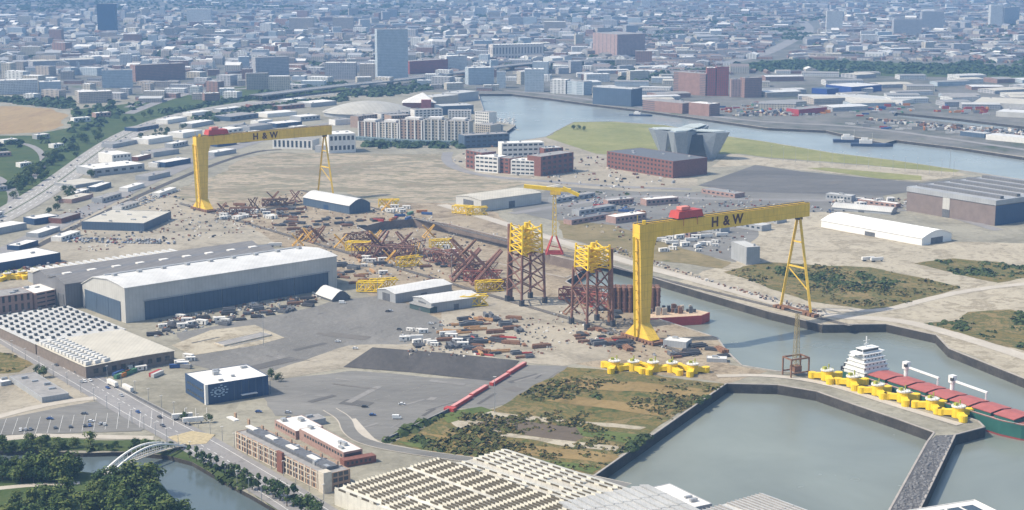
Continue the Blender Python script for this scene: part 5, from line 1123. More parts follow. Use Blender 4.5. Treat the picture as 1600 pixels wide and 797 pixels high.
# ------------------------------------------------------------------ city landmarks
def fac(c, nm, w=(.1, .11, .13), px=4., pz=3.4, fx=.5, fz=.5): return facade(nm, c, w, px, pz, fx, fz)
fw_white = fac((.6, .6, .58), 'white_city_wall'); fw_beige = fac((.42, .37, .32), 'beige_city_wall'); fw_grey = fac((.38, .38, .39), 'grey_city_wall'); fw_brick = fac((.29, .18, .15), 'brick_city_wall')
fw_blue = fac((.04, .08, .15), 'dark_blue_city_wall', (.02, .03, .06)); fw_red = fac((.3, .09, .08), 'red_city_wall'); fw_pink = fac((.36, .26, .24), 'pinkish_city_wall', px=6, fx=.25)
fw_teal = fac((.42, .47, .5), 'teal_city_wall', (.2, .25, .3), 3, 3.4, .55, .5)
LM = [('tower_block', 'dark blue tower, tallest of the far left skyline', (153, 50), (181, 50), 6, 30, fw_blue, m_felt), ('tower_block', 'tall grey glass tower beside the viaduct', (590, 126), (638, 125), 46, 30, fw_teal, m_felt),
      ('tower_block', 'slim pale tower left of the grey glass tower', (493, 82), (506, 82), 58, 18, fw_white, m_wfelt), ('office_block', 'pale office with bright roof at the back of the city, upper left', (292, 36), (330, 36), 14, 30, fw_white, m_wfelt),
      ('office_block', 'blocky pinkish warehouse office standing alone in the middle distance', (964, 92), (926, 88), 54, 0, fw_pink, m_felt), ('tower_block', 'slab tower with white face in the upper right city', (1291, 50), (1316, 50), 17, 16, fw_white, m_wfelt),
      ('tower_block', 'white slab tower near the top right corner', (1547, 40), (1566, 40), 8, 30, fw_white, m_wfelt), ('tower_block', 'grey slab added as the shaded side of the top right white tower', (1568, 40), (1592, 38), 12, 20, fw_grey, m_felt),  # grey slab puts the white tower's shaded right side into wall colour
      ('hospital_block', 'grey hospital-like block in the upper right, left wing', (1396, 54), (1440, 54), 30, 30, fw_grey, m_felt), ('hospital_block', 'taller grey block in the upper right, right wing', (1440, 44), (1474, 44), 18, 30, fw_grey, m_felt),
      ('apartment_tower', 'dull red apartment tower by the river, leftmost', (1052, 146), (1102, 150), 112, 24, fw_brick, m_felt), ('apartment_tower', 'red and white striped apartment tower by the river', (1104, 150), (1118, 150), 106, 22, fw_red, m_wfelt),
      ('apartment_tower', 'red apartment tower with blue-grey edge by the river', (1119, 150), (1138, 150), 104, 22, fw_red, m_felt), ('apartment_tower', 'lower pinkish apartment tower right of the red ones', (1142, 152), (1160, 152), 124, 20, fw_pink, m_felt), ('apartment_tower', 'lower brick apartment tower farthest right of the group', (1163, 153), (1190, 152), 122, 20, fw_brick, m_felt),
      ('glass_office', 'dark glass riverside office with white upright edge', (732, 133), (772, 132), 106, 30, fw_teal, m_wfelt), ('glass_office', 'tall teal glass office on the far river bank', (820, 144), (850, 144), 108, 30, fw_teal, m_wfelt), ('glass_office', 'white framed office with black window on the far river bank', (860, 146), (884, 147), 124, 24, fw_white, m_wfelt),
      ('glass_office', 'low teal office right of the white framed one', (886, 147), (912, 149), 126, 26, fw_teal, m_felt), ('riverside_warehouse', 'dark flat roofed riverside office on the far bank', (926, 163), (986, 167), 136, 40, mt_bluegrey, mt_pale), ('glass_office', 'teal glass block left of the tall teal office', (776, 138), (790, 138), 112, 24, fw_teal, m_felt),
      ('arcade_hall', 'white arcaded hall with dark tall openings beyond the viaduct', (770, 94), (850, 92), 70, 34, fac((.6, .55, .5), 'arcade_wall', px=11, pz=22, fx=.45, fz=.75), m_wfelt), ('office_block', 'cream office block in the centre of the far city', (452, 50), (490, 50), 28, 30, fw_beige, m_wfelt),
      ('office_block', 'pale yellow office with shaded gable in the far city', (520, 48), (552, 48), 27, 30, fw_beige, m_wfelt), ('domed_hall', 'pale broad hall near the top centre of the city', (850, 52), (884, 52), 34, 40, fw_beige, m_wfelt), ('tower_block', 'small bright block at the very top of the picture', (1002, 12), (1016, 12), 0, 30, fw_white, m_wfelt),
      ('brick_warehouse', 'brick riverside terrace with mottled gables on the far bank', (1004, 172), (1066, 178), 156, 40, fw_brick, m_felt), ('brick_warehouse', 'brown brick block at the right end of the riverside terrace', (1076, 179), (1108, 182), 160, 30, fw_brick, m_wfelt),
      ('office_block', 'white long office at the left edge of the city', (0, 148), (60, 146), 126, 30, fw_white, m_wfelt), ('office_block', 'light blue-white office with deep windows at far left', (62, 146), (96, 145), 128, 30, fw_teal, m_wfelt), ('station_hall', 'long cream roofed station hall in the left city', (52, 108), (150, 104), 96, 60, fw_grey, mt_cream),
      ('office_block', 'square teal office in front of the brick block, left city', (160, 138), (208, 137), 110, 30, fw_teal, m_felt), ('brick_block', 'long dull brick block in the left city', (212, 128), (290, 124), 102, 30, fw_brick, m_felt), ('office_block', 'beige stepped office beside the motorway trees', (124, 162), (176, 160), 144, 30, fw_beige, m_wfelt),
      ('rounded_office', 'pale green-grey office left of the viaduct tower', (508, 124), (556, 124), 98, 30, fw_grey, m_wfelt), ('office_block', 'narrow cream and brown office against the tall grey tower', (562, 124), (588, 124), 100, 24, fw_beige, m_wfelt), ('brick_block', 'long dark red block right of the tall grey tower', (640, 116), (700, 112), 96, 30, fw_red, m_felt), ('office_block', 'white squared office at the right of the dark red block', (698, 112), (730, 110), 88, 30, fw_white, m_wfelt),
      ('office_block', 'grey gridded office with pale edge, middle left city', (400, 120), (452, 118), 90, 30, fw_grey, m_felt), ('office_block', 'pale office beside the ring road', (300, 156), (318, 156), 146, 16, fw_beige, m_wfelt), ('office_block', 'mixed brown and yellow office by the ring road', (320, 158), (344, 157), 146, 18, fw_brick, m_wfelt)]
for i, (nm, lb, O, U, top, d, wm, rm) in enumerate(LM):
    kw = dict(V=(988, 88)) if lb.startswith('blocky pinkish') else {}
    blk(nm, lb, O, U, HT(O[0], O[1], top), d, wm, rm, seed=i, plant=3 if O[1] > 90 else 1, **kw)
# ------------------------------------------------------------------ the rest of the city as single buildings
AVOID = [[(500, 190), (500, 145), (680, 140), (750, 147), (800, 235), (560, 235)], [(590, 128), (590, 112), (640, 112), (640, 128)], [(1135, 92), (1700, 100), (1700, 122), (1135, 112)], [(-100, 215), (-100, 160), (110, 160), (112, 212)],
         [(1180, 90), (1225, 50), (1290, 20), (1260, 70), (1220, 95)], RIVER]
tl_pal = [((.6, .6, .57), 'white'), ((.43, .38, .31), 'beige'), ((.3, .31, .33), 'grey'), ((.23, .13, .1), 'red-brown'), ((.14, .2, .24), 'blue-grey'), ((.5, .46, .38), 'cream')]
tl_mats = [fw_white, fw_beige, fw_grey, fw_brick, fw_teal, fac((.5, .46, .38), 'cream_city_wall')]
m_cityw = paint('bright_city_roof', (.66, .65, .62), .7, .08)
rf_mats = [m_cityw, m_felt, mt_pale, mt_pale, m_cityw, m_cityw]
taken = []
for r in LM: taken.append((min(r[2][0], r[3][0]) - 4, max(r[2][0], r[3][0]) + 4, r[2][1]))
def clear(x, y, w, top):
    for a, c, yb in taken:
        if x + w > a and x < c and abs(y - yb) < 3: return False
        if x + w > a and x < c and y > yb and top < yb - 7: return False
    return not any(inpoly(x, y, p) or inpoly(x + w, y, p) for p in AVOID)
def near_what(x, y):
    if x < 150: return 'left of the dark blue tower' if y < 90 else 'in the low streets at the left edge'
    if x < 300: return 'round the dark blue tower' if y < 90 else 'beside the long brick block on the left'
    if x < 480: return 'between the dark blue tower and the grey glass tower'
    if x < 590: return 'just left of the grey glass tower'
    if x < 740: return 'right of the grey glass tower'
    if x < 920: return 'behind the white arcaded hall' if y < 90 else 'above the far river bank'
    if x < 1130: return 'round the pinkish block' if y < 100 else 'left of the red apartment towers'
    if x < 1300: return 'left of the upper right white slab'
    return 'between the upper right slab towers' if y < 90 else 'above the container port'
KN = {0: 'office_building', 1: 'warehouse', 2: 'terrace_row'}
city_n = [0, 0, 0]
rc = random.Random(21)
tries = 0
def city_one(kind, x, y):
    pm_ = (y + 90) / 300
    if kind == 0: w, d, h = rc.uniform(18, 55), rc.uniform(14, 28), rc.choice([9, 12, 14, 18, 22, 28, 34]) * (1 if x < 1000 else .7)
    elif kind == 1: w, d, h = rc.uniform(35, 90), rc.uniform(25, 55), rc.uniform(6, 11)
    else: w, d, h = rc.uniform(30, 80), 9.5, rc.uniform(6.5, 8.5)
    if not clear(x, y, w * pm_, y - h * pm_): return False
    o = G(x, y); a = rc.choice([-.3, -.12, .05, .2, .35]) + (x - 800) / 3000 + rc.uniform(-.05, .05) + (rc.choice([0, 0, 0, 1.2]) if kind == 2 else 0)
    fr = Frame(o, o + Vector((math.cos(a), math.sin(a), 0)))
    if fr.v.y < 0: fr.v = -fr.v
    ci = rc.choices(range(6), [(5, 4, 4, 3, 3, 3), (5, 1, 4, 2, 2, 4), (0, 1, 1, 8, 0, 1)][kind])[0]
    cn = tl_pal[ci][1]; nm = KN[kind]; wh = near_what(x, y)
    if kind == 2:
        lb = 'row of %s terraced houses %s' % (cn, wh); t = hall(nm, lb, 'houses', fr, w, d, [(0, h * .75), (.5, h * 1.15), (1, h * .75)], tl_mats[ci], m_slate, 'city ' + lb, over=.3)
    elif kind == 1:
        rm = rc.choice([mt_white, mt_pale, mt_cream, mt_mgrey, m_felt]); sh = {'white_roof_sheet': 'white', 'pale_grey_sheet': 'pale', 'cream_roof_sheet': 'cream', 'mid_grey_roof_sheet': 'grey', 'grey_roof_felt': 'dull grey'}[rm.name]
        lb = 'broad %s roofed %s warehouse %s' % (sh, cn, wh); t = hall(nm, lb, 'warehouse', fr, w, d, [(0, h), (.5, h * 1.18), (1, h)], tl_mats[ci], rm, 'city ' + lb, over=.3)
    else:
        sz = 'low' if h < 13 else 'mid-rise' if h < 24 else 'tall'; lb = '%s %s city building %s' % (sz, cn, wh)
        t = flatb(nm, lb, 'building', fr, 0, w, 0, d, h, tl_mats[ci], rf_mats[ci], 'city ' + lb, par=.5, plant=1 if y > 70 else 0, seed=city_n[0])
    taken.append((x, x + w * pm_, y)) if kind != 2 else None
    city_n[kind] += 1; return True
CENTRE = [(0, 155), (0, 30), (150, 22), (500, 18), (900, 20), (1000, 60), (1000, 150), (740, 142), (500, 138), (300, 160), (110, 165)]
while city_n[0] < 290 and tries < 20000: tries += 1; x, y = rnd_in(CENTRE, rc); city_one(0, x, y)
tries = 0
PORT = [(1140, 170), (1140, 122), (1300, 116), (1620, 124), (1620, 180), (1400, 172), (1200, 180)]
OUTER = [(700, 95), (1000, 20), (1150, 5), (1620, 5), (1620, 100), (1140, 95), (1000, 96)]
LEFT = [(110, 205), (112, 168), (250, 150), (180, 178)]
while city_n[1] < 150 and tries < 9000:
    tries += 1; x, y = rnd_in(rc.choice([PORT, OUTER, OUTER, CENTRE, [(900, 160), (900, 104), (1040, 104), (1040, 165)]]), rc); city_one(1, x, y)
tries = 0
while city_n[2] < 285 and tries < 9000:
    tries += 1; x, y = rnd_in(rc.choice([OUTER, OUTER, CENTRE]), rc); city_one(2, x, y)
KN[0] = 'extra_office_block'; city_n[0] = 0; tries = 0  # more blocks of the office-building make, added to make the city denser
while city_n[0] < 230 and tries < 20000: tries += 1; x, y = rnd_in(rc.choice([CENTRE, CENTRE, OUTER]), rc); city_one(0, x, y)
# far housing beyond counting: one body
hb = MB(); rc2 = random.Random(5)
for i in range(13000):
    y = 160 * (rc2.random() ** 1.5) - 45; x = rc2.uniform(-250, 1850)
    if y > 100 and x < 1130 and rc2.random() < .3: continue
    if y > 132 and x < 1130: continue
    if y < 17 and x < 380 and rc2.random() < .72: continue
    if y < 30 and 540 < x < 700 and rc2.random() < .4: continue
    if any(inpoly(x, y, p) for p in AVOID): continue
    o = G(x, y); n = math.sin(o.x * .0021) + math.cos(o.y * .0017); a = n * .8 + rc2.choice([0, math.pi / 2]) + rc2.uniform(-.05, .05)
    big = rc2.random() < (.34 if x < 1000 else .16)
    w, d, h = (rc2.uniform(18, 55), rc2.uniform(15, 34), rc2.choice([7, 9, 12, 16, 22])) if big else (rc2.uniform(18, 70), rc2.uniform(8, 11), rc2.uniform(5.5, 8))
    cs, sn = math.cos(a), math.sin(a)
    def q(u, v, z): return (o.x + u * cs - v * sn, o.y + u * sn + v * cs, z)
    hb.tint = rc2.choice([(.6, .6, .57), (.45, .42, .36), (.3, .3, .3)]) if big else rc2.choice([(.22, .12, .1), (.26, .16, .12), (.4, .36, .3), (.55, .53, .5), (.2, .14, .12)])
    e = h * .72; r0 = h * 1.1 if not big else h
    vs = [q(-w / 2, -d / 2, 0), q(w / 2, -d / 2, 0), q(w / 2, d / 2, 0), q(-w / 2, d / 2, 0), q(-w / 2, -d / 2, e), q(w / 2, -d / 2, e), q(w / 2, d / 2, e), q(-w / 2, d / 2, e), q(-w / 2, 0, r0), q(w / 2, 0, r0)]
    hb.mesh(vs, [(0, 1, 5, 4), (2, 3, 7, 6), (1, 2, 6, 9, 5), (3, 0, 4, 8, 7)])
    hb.tint = rc2.choice([(.66, .64, .6), (.36, .36, .36), (.22, .22, .23), (.28, .26, .24), (.2, .17, .16)]) if big else rc2.choice([(.1, .1, .11), (.14, .12, .12), (.2, .15, .13), (.17, .17, .18)])
    hb.mesh(vs[4:], [(0, 1, 5, 4), (4, 5, 2, 3)])
o = hb.build('distant_housing', facade('distant_wall', None, (.06, .07, .09), 5, 3.2, .4, .45, attr=True), tint=True); tag(o, kind='stuff')
# hills on the horizon
b = MB(); n = 60; m = 14; vs = []; rh = random.Random(8)
for j in range(m):
    for i in range(n):
        x = -12400 + 24800 * i / (n - 1); y = 11500 + 8000 * j / (m - 1); e = max(0, math.sin(math.pi * j / (m - 1))) ** .8
        vs.append((x, y, max(-.5, e * (185 + 70 * math.sin(x * .0005 + 1) + 35 * math.sin(x * .0013 + y * .0006)) + rh.uniform(-6, 6) * e)))
b.mesh(vs, [(j * n + i, j * n + i + 1, (j + 1) * n + i + 1, (j + 1) * n + i) for j in range(m - 1) for i in range(n - 1)])
tag(b.build('hills', ground('hill_fields', [(.04, .07, .03), (.08, .11, .05), (.13, .13, .07)], .001, .01)), kind='structure')
# ------------------------------------------------------------------ port on the far bank
BOX = [((.4, .06, .05), 'red'), ((.05, .1, .25), 'blue'), ((.55, .53, .5), 'white'), ((.5, .2, .06), 'orange'), ((.08, .2, .12), 'green'), ((.25, .25, .25), 'grey')]
def container(c, nm):
    m_ = sheet('container_' + nm, c, .3, 0, .5, .3, panel=40); b = MB(); b.box((0, 0, 0), (12.2, 2.44, 2.6), z0=0.05)
    for sx in (-6.05, 6.05):
        for sy in (-1.2, 1.2): b.box((sx, sy, 0), (.22, .22, 2.7), z0=0)
    b.box((6.12, -.6, 1.35), (.06, 1.1, 2.3)); b.box((6.12, .6, 1.35), (.06, 1.1, 2.3))
    o = b.build('shipping_container', m_); tag(o, 'x', 'container'); return Stock(o)
CT = [(container(c, nm), nm) for c, nm in BOX]
PORTC = [([(1200, 172), (1250, 168), (1300, 176), (1240, 182)], 46, 'in the port beside the long red shed', (3, 2, 4, 2, 1, 1)), ([(1120, 168), (1190, 160), (1240, 172), (1150, 182)], 46, 'on the far quay right of the brick terrace', (2, 1, 5, 2, 1, 2)), ([(1460, 176), (1470, 162), (1560, 168), (1540, 180)], 48, 'in the orange stack near the right edge', (4, 1, 2, 6, 0, 1)),
         ([(1320, 168), (1400, 160), (1440, 172), (1340, 186)], 42, 'on the open port ground', (1, 2, 4, 1, 1, 3)), ([(1290, 192), (1420, 192), (1560, 214), (1400, 204)], 36, 'along the far quay edge', (1, 1, 4, 1, 1, 2))]
rk = random.Random(31)
for poly, n, where, wt in PORTC:
    an = rk.uniform(-.3, .2)
    for i in range(n):
        x, y = rnd_in(poly, rk); st, nm = rk.choices(CT, wt)[0]; p = G(x, y); a = an + rk.choice([0, 0, 0, 1.57]); lv = rk.choice([1, 1, 1, 2])
        st.put(p.x, p.y, .15 + 2.72 * 0, a, (rk.choice([1, 1.9]), 1.6, float(lv)) if False else 1.0, '%s shipping container %s' % (nm, where), '%s containers %s' % (nm, where))
        if lv > 1: st.put(p.x, p.y, .15 + 2.72, a, 1.0, '%s shipping container stacked on another %s' % (nm, where), '%s upper containers %s' % (nm, where))
        if lv > 2: st.put(p.x, p.y, .15 + 5.44, a, 1.0, '%s shipping container topmost of three %s' % (nm, where), '%s topmost containers %s' % (nm, where))
blk('port_shed', 'long low red port shed among container stacks', (1248, 180), (1292, 176), 10, 30, paint('port_red_wall', (.36, .05, .06)), mt_mgrey)
blk('port_shed', 'white roofed port warehouse with deep blue gable', (1290, 142), (1330, 146), 13, 90, paint('port_blue_wall', (.03, .07, .25)), mt_white)
blk('port_shed', 'blue port shed left of the white roofed warehouse', (1268, 146), (1292, 148), 11, 40, paint('port_blue_wall', (.03, .07, .25)), mt_bluegrey)
blk('port_shed', 'long pale low roof under the white port warehouse', (1300, 156), (1410, 164), 8, 60, m_offw, mt_pale)
blk('port_shed', 'broad cream roofed port shed at the right edge', (1520, 168), (1620, 172), 10, 110, mt_pale, mt_cream)
blk('port_shed', 'second cream port shed nearer the channel at the right edge', (1556, 182), (1630, 186), 9, 50, mt_pale, mt_white)
blk('port_shed', 'white quayside shed at the right edge by the river', (1540, 218), (1620, 226), 8, 30, m_offw, mt_white)
blk('port_shed', 'blue-grey quayside shed by the river, right', (1500, 212), (1538, 216), 7, 20, mt_bluegrey, mt_pale)
# moored vessels on the far bank and in the marina
def boat_proto(l, hullc, nm, mast=False):
    t = thing(nm, 'x', 'boat'); w = l * .2; b = MB(); b.prism([(-l / 2, -w / 2), (l * .3, -w / 2), (l / 2, 0), (l * .3, w / 2), (-l / 2, w / 2)], -l * .02, l * .07); b.build('hull', hullc, t)
    b = MB(); b.box((-l * .15, 0, l * .07 + l * .04), (l * .3, w * .7, l * .09)); b.box((-l * .18, 0, l * .17), (l * .16, w * .5, l * .06)); b.build('cabin', m_offw, t)
    b = MB(); b.tube((0, 0, l * .07), (0, 0, l * (.9 if mast else .32)), .18, 5); b.build('mast', m_offw, t); return Stock(t)
yacht = boat_proto(12, m_offw, 'moored_yacht', True)
for i in range(22):
    x, y = 757 + (i % 8) * 6.5, 182 + (i // 8) * 5 + (i % 3); p = G(x, y); 
    if not inpoly(x, y, RIVER): p = G(792 + i * .6, 186 + (i % 5) * 3)
    yacht.put(p.x, p.y, -3.9, R.uniform(-.2, .2) + 1.2, 1.1, 'white yacht moored in the marina below the apartments', 'yachts in the marina')
for q in (((758, 184), (806, 190)), ((765, 190), (812, 200))):
    ribbon('marina_pontoon', q, 3, m_path, -3.4)
ves = boat_proto(70, paint('vessel_dark_blue', (.04, .06, .11)), 'moored_vessel')
for x, y, a, lb in [(1358, 222, -.15, 'dark supply vessel moored below the port road'), (1330, 216, -.1, 'dark vessel moored at the far quay, left of the supply vessel'), (1000, 176, -.3, 'small dark vessel on the far bank beneath the brick terrace')]:
    p = G(x, y); ves.put(p.x, p.y - 20, -4, a, .9 if x > 1100 else .6, lb)
# ------------------------------------------------------------------ trees
m_bark = paint('tree_bark', (.09, .065, .045), .9)
lm_dark = leafmat('leaves_dark', (.018, .038, .014), (.045, .08, .028), (.12, .155, .05))
lm_mid = leafmat('leaves_mid', (.03, .055, .015), (.075, .11, .03), (.17, .19, .06))
def tree_proto(seed, h, w, mat, conic=False, n=420):
    rr = random.Random(seed); t = thing('tree', 'x', 'tree'); b = MB(); b.tube((0, 0, -.5), (0, 0, h * .45), h * .028, 6, r2=h * .018)
    cl = []
    for i in range(9 if not conic else 7):
        a = rr.uniform(0, 6.28); z = h * rr.uniform(.35, .85); rad = w * .5 * rr.uniform(.25, .8) * (1 if not conic else (1.1 - z / h))
        c = Vector((rad * math.cos(a), rad * math.sin(a), z)); cl.append((c, w * rr.uniform(.2, .34) * (1 if not conic else .8)))
        b.tube((0, 0, h * rr.uniform(.25, .42)), c, h * .012, 4, r2=h * .004)
    cl.append((Vector((0, 0, h * .88)), w * .22)); b.build('trunk', m_bark, t)
    b = MB()
    for i in range(n):
        c, r = rr.choice(cl); d = Vector((rr.gauss(0, 1), rr.gauss(0, 1), rr.gauss(0, 1))).normalized(); p = c + d * r * rr.uniform(.55, 1.08) ; p.z = max(h * .16, c.z + (p.z - c.z) * .85)
        nrm = (d + Vector((rr.uniform(-.6, .6), rr.uniform(-.6, .6), rr.uniform(-.1, .9)))).normalized(); u = nrm.orthogonal().normalized(); v = nrm.cross(u); s = h * rr.uniform(.028, .06)
        u, v = u * s, v * s * rr.uniform(.6, 1); b.face([p - u - v * .6, p + u * .8 - v, p + u + v * .7, p - u * .7 + v])
    b.build('crown', mat, t); return Stock(t)
TP = [tree_proto(1, 11, 9, lm_dark), tree_proto(2, 13, 10, lm_mid), tree_proto(3, 9, 9, lm_dark), tree_proto(4, 12, 7, lm_mid), tree_proto(5, 13, 6, lm_dark, True, 320)]
rt = random.Random(12)
TC = [0]
def trees(poly, n, kinds, lb, grp, s0=.8, s1=1.2, names=None):
    for i in range(n):
        x, y = rnd_in(poly, rt); p = G(x, y); s = rt.uniform(s0, s1); k = rt.choice(kinds); TC[0] += 1
        TP[k].put(p.x, p.y, 0, rt.uniform(0, 6.28), (s * rt.uniform(.9, 1.2), s * rt.uniform(.9, 1.2), s * rt.uniform(.85, 1.1)), lb, grp)
trees([(-20, 752), (-20, 738), (60, 736), (130, 742), (138, 752), (60, 757)], 44, [0, 0, 1, 2], 'dark tree in the row between the creek and the park path', 'trees between creek and park path')
trees([(150, 800), (150, 762), (215, 756), (250, 772), (292, 812), (330, 870), (180, 870)], 64, [0, 0, 1, 2, 3], 'leafy tree in the park wood beside the footbridge', 'trees of the park wood', .9, 1.4)
trees([(-20, 870), (-20, 800), (60, 780), (150, 768), (150, 800), (180, 870)], 46, [1, 1, 0, 3], 'mid-green tree in the park lawn at the bottom left', 'trees on the park lawn', .7, 1.2)
trees([(-20, 706), (-20, 698), (60, 693), (170, 694), (270, 703), (262, 711), (200, 706), (60, 704)], 26, [0, 2, 1], 'low tree on the creek bank below the car park', 'trees on the creek north bank', .5, .85)
for i in range(19):
    f_ = i / 18; x, y = 296 + f_ * 196, 718 + f_ * 92 + rt.uniform(-3, 3); p = G(x, y); s = .7 + .35 * f_ + rt.uniform(-.1, .1)
    TP[rt.choice([4, 4, 0])].put(p.x, p.y, 0, i, s, 'pointed dark tree in the line between creek and long road', 'pointed trees along the creek'); TC[0] += 1
trees([(60, 338), (110, 300), (150, 270), (160, 270), (120, 306), (80, 338)], 12, [0, 2], 'dark tree on the near side of the motorway embankment', 'trees beside the motorway', .7, 1.1)
trees([(-20, 340), (30, 308), (80, 275), (130, 238), (180, 205), (250, 178), (240, 172), (160, 204), (100, 235), (20, 290)], 44, [0, 2, 0, 1], 'dark tree in the belt on the far side of the motorway', 'trees in the far motorway belt', .8, 1.3)
trees([(196, 226), (220, 216), (330, 180), (470, 160), (480, 164), (330, 190), (230, 224)], 34, [0, 2], 'dark tree in the strip between motorway and trade units', 'trees between motorway and trade units', .7, 1.0)

for x, y, s, lb in [(425, 592, .8, 'bushy tree at the right end of the blue building'), (436, 597, .7, 'second bushy tree right of the blue building'), (288, 658, .6, 'small pointed tree by the kerb below the blue building'), (326, 660, .65, 'small dark tree below the blue building corner'), (100, 300, .8, 'lone tree at the pale roofed store'),
                    (68, 590, .8, 'dark tree beside the road by the workshop'), (60, 584, .7, 'dark tree by the brown scrub patch'), (912, 205, .9, 'dark shrub-like tree at the meadow tip'), (904, 203, .9, 'round dark tree at the river tip of the meadow'), (896, 203, .8, 'small dark tree nearest the river on the meadow tip')]:
    p = G(x, y); TP[rt.choice([0, 2])].put(p.x, p.y, 0, x, s, lb); TC[0] += 1
finish_stock(TP)
# far tree belts and scrub nobody could count
from mathutils import noise as mnoise
def blobs(name, polys, mat, seed, rr_=(4, 9), kind='stuff', leaf=10, zf=.8, flatk=1.0, clump=False):
    rr = random.Random(seed); b = MB()
    for poly, n in polys:
        for i in range(n):
            x, y = rnd_in(poly, rr); o = G(x, y); r = rr.uniform(*rr_)
            if clump:
                nv_ = mnoise.noise(Vector((o.x * .022, o.y * .022, seed))) + .5 * mnoise.noise(Vector((o.x * .07, o.y * .07, seed)))
                if nv_ < rr.uniform(-.12, .22): continue
                r *= 1 + max(0, nv_) * 1.6
            if any(inpoly(x, y, w[1]) for w in WATERS): continue
            for k in range(leaf):
                d = Vector((rr.gauss(0, 1), rr.gauss(0, 1), abs(rr.gauss(0, 1)) * .8)).normalized(); p = o + Vector((d.x * r, d.y * r, d.z * r * zf * flatk + r * .15)) * rr.uniform(.6, 1.05)
                nn = (d + Vector((rr.uniform(-.4, .4), rr.uniform(-.4, .4), .4))).normalized(); u = nn.orthogonal().normalized(); v = nn.cross(u); s = r * rr.uniform(.35, .6)
                b.face([p - u * s - v * s * .6, p + u * s * .8 - v * s, p + u * s + v * s * .7, p - u * s * .7 + v * s])
    o = b.build(name, mat); tag(o, kind=kind); return o
far_p = []
for i in range(190):
    x, y = rt.uniform(-50, 1650), 130 * rt.random() ** 1.3 - 20; w, h_ = rt.uniform(20, 90), rt.uniform(1.5, 5); far_p.append(([(x, y), (x + w, y + rt.uniform(-3, 3)), (x + w * .9, y + h_), (x + 5, y + h_)], 45))
far_p += [([(300, 186), (400, 168), (520, 154), (560, 150), (540, 158), (420, 174), (320, 194)], 110), ([(250, 176), (350, 158), (440, 148), (440, 152), (350, 162), (260, 180)], 70), ([(1140, 112), (1140, 100), (1300, 96), (1640, 106), (1640, 120), (1300, 114)], 900), ([(960, 125), (1000, 108), (1120, 105), (1120, 116), (1000, 128)], 160), ([(520, 150), (560, 142), (700, 124), (720, 126), (700, 136), (600, 152)], 260), ([(-20, 160), (-20, 152), (110, 156), (120, 172), (100, 170), (40, 164)], 160), ([(820, 40), (1200, 10), (1240, 40), (1100, 70)], 420), ([(-20, 22), (-20, -20), (420, -20), (420, 14), (150, 18)], 1500), ([(540, 20), (540, -10), (700, -10), (700, 14)], 300), ([(1300, 70), (1640, 50), (1640, 100), (1500, 100), (1300, 84)], 300), ([(390, 150), (460, 134), (540, 130), (530, 138), (400, 156)], 200), ([(0, 296), (60, 250), (130, 205), (140, 212), (70, 268), (20, 300)], 40), ([(-20, 240), (-20, 220), (60, 218), (100, 216), (30, 240)], 16), ([(110, 210), (112, 168), (160, 160), (230, 165), (150, 200)], 60), ([(560, 232), (736, 232), (736, 228), (565, 224)], 60)]  # belt below the viaduct is added for the dark shading under its deck
blobs('distant_trees', far_p, leafmat('leaves_far', (.025, .045, .02), (.05, .08, .035), (.08, .11, .05)), 3, (4, 9), leaf=11)
m_bush = leafmat('scrub_leaves', (.03, .05, .015), (.075, .085, .03), (.2, .14, .055))
m_bushg = leafmat('green_scrub_leaves', (.03, .05, .018), (.06, .085, .03), (.12, .13, .055))
blobs('scrub', [([(886, 578), (1130, 602), (930, 738), (760, 718), (625, 694), (700, 645), (770, 645)], 3600), ([(1130, 425), (1200, 410), (1360, 418), (1500, 450), (1440, 470), (1370, 484), (1260, 468)], 1500), ([(-40, 548), (20, 553), (52, 570), (30, 580), (-40, 582)], 70)], m_bush, 5, (.5, 1.7), leaf=7, flatk=.7, clump=True)
blobs('green_scrub', [([(640, 690), (700, 712), (860, 738), (930, 742), (900, 730), (760, 712), (650, 684)], 360), ([(604, 694), (708, 643), (700, 640), (596, 690)], 90), ([(990, 690), (1130, 604), (1136, 600), (960, 728), (930, 742), (940, 730)], 340), ([(860, 606), (960, 622), (940, 640), (850, 630)], 90), ([(1200, 420), (1340, 420), (1420, 440), (1350, 462), (1240, 446)], 700), ([(1428, 412), (1490, 404), (1560, 410), (1640, 428), (1560, 440), (1500, 430)], 900), ([(1440, 505), (1500, 500), (1512, 488), (1580, 484), (1700, 520), (1720, 566), (1600, 545), (1500, 520)], 1300), ([(890, 300), (960, 312), (1000, 306), (930, 296)], 60), ([(280, 704), (420, 775), (500, 838), (440, 800), (350, 750)], 150), ([(0, 700), (240, 700), (240, 706), (0, 706)], 160), ([(200, 745), (250, 750), (240, 742)], 40)], m_bushg, 6, (.7, 2.3), leaf=8, flatk=.75, clump=True)
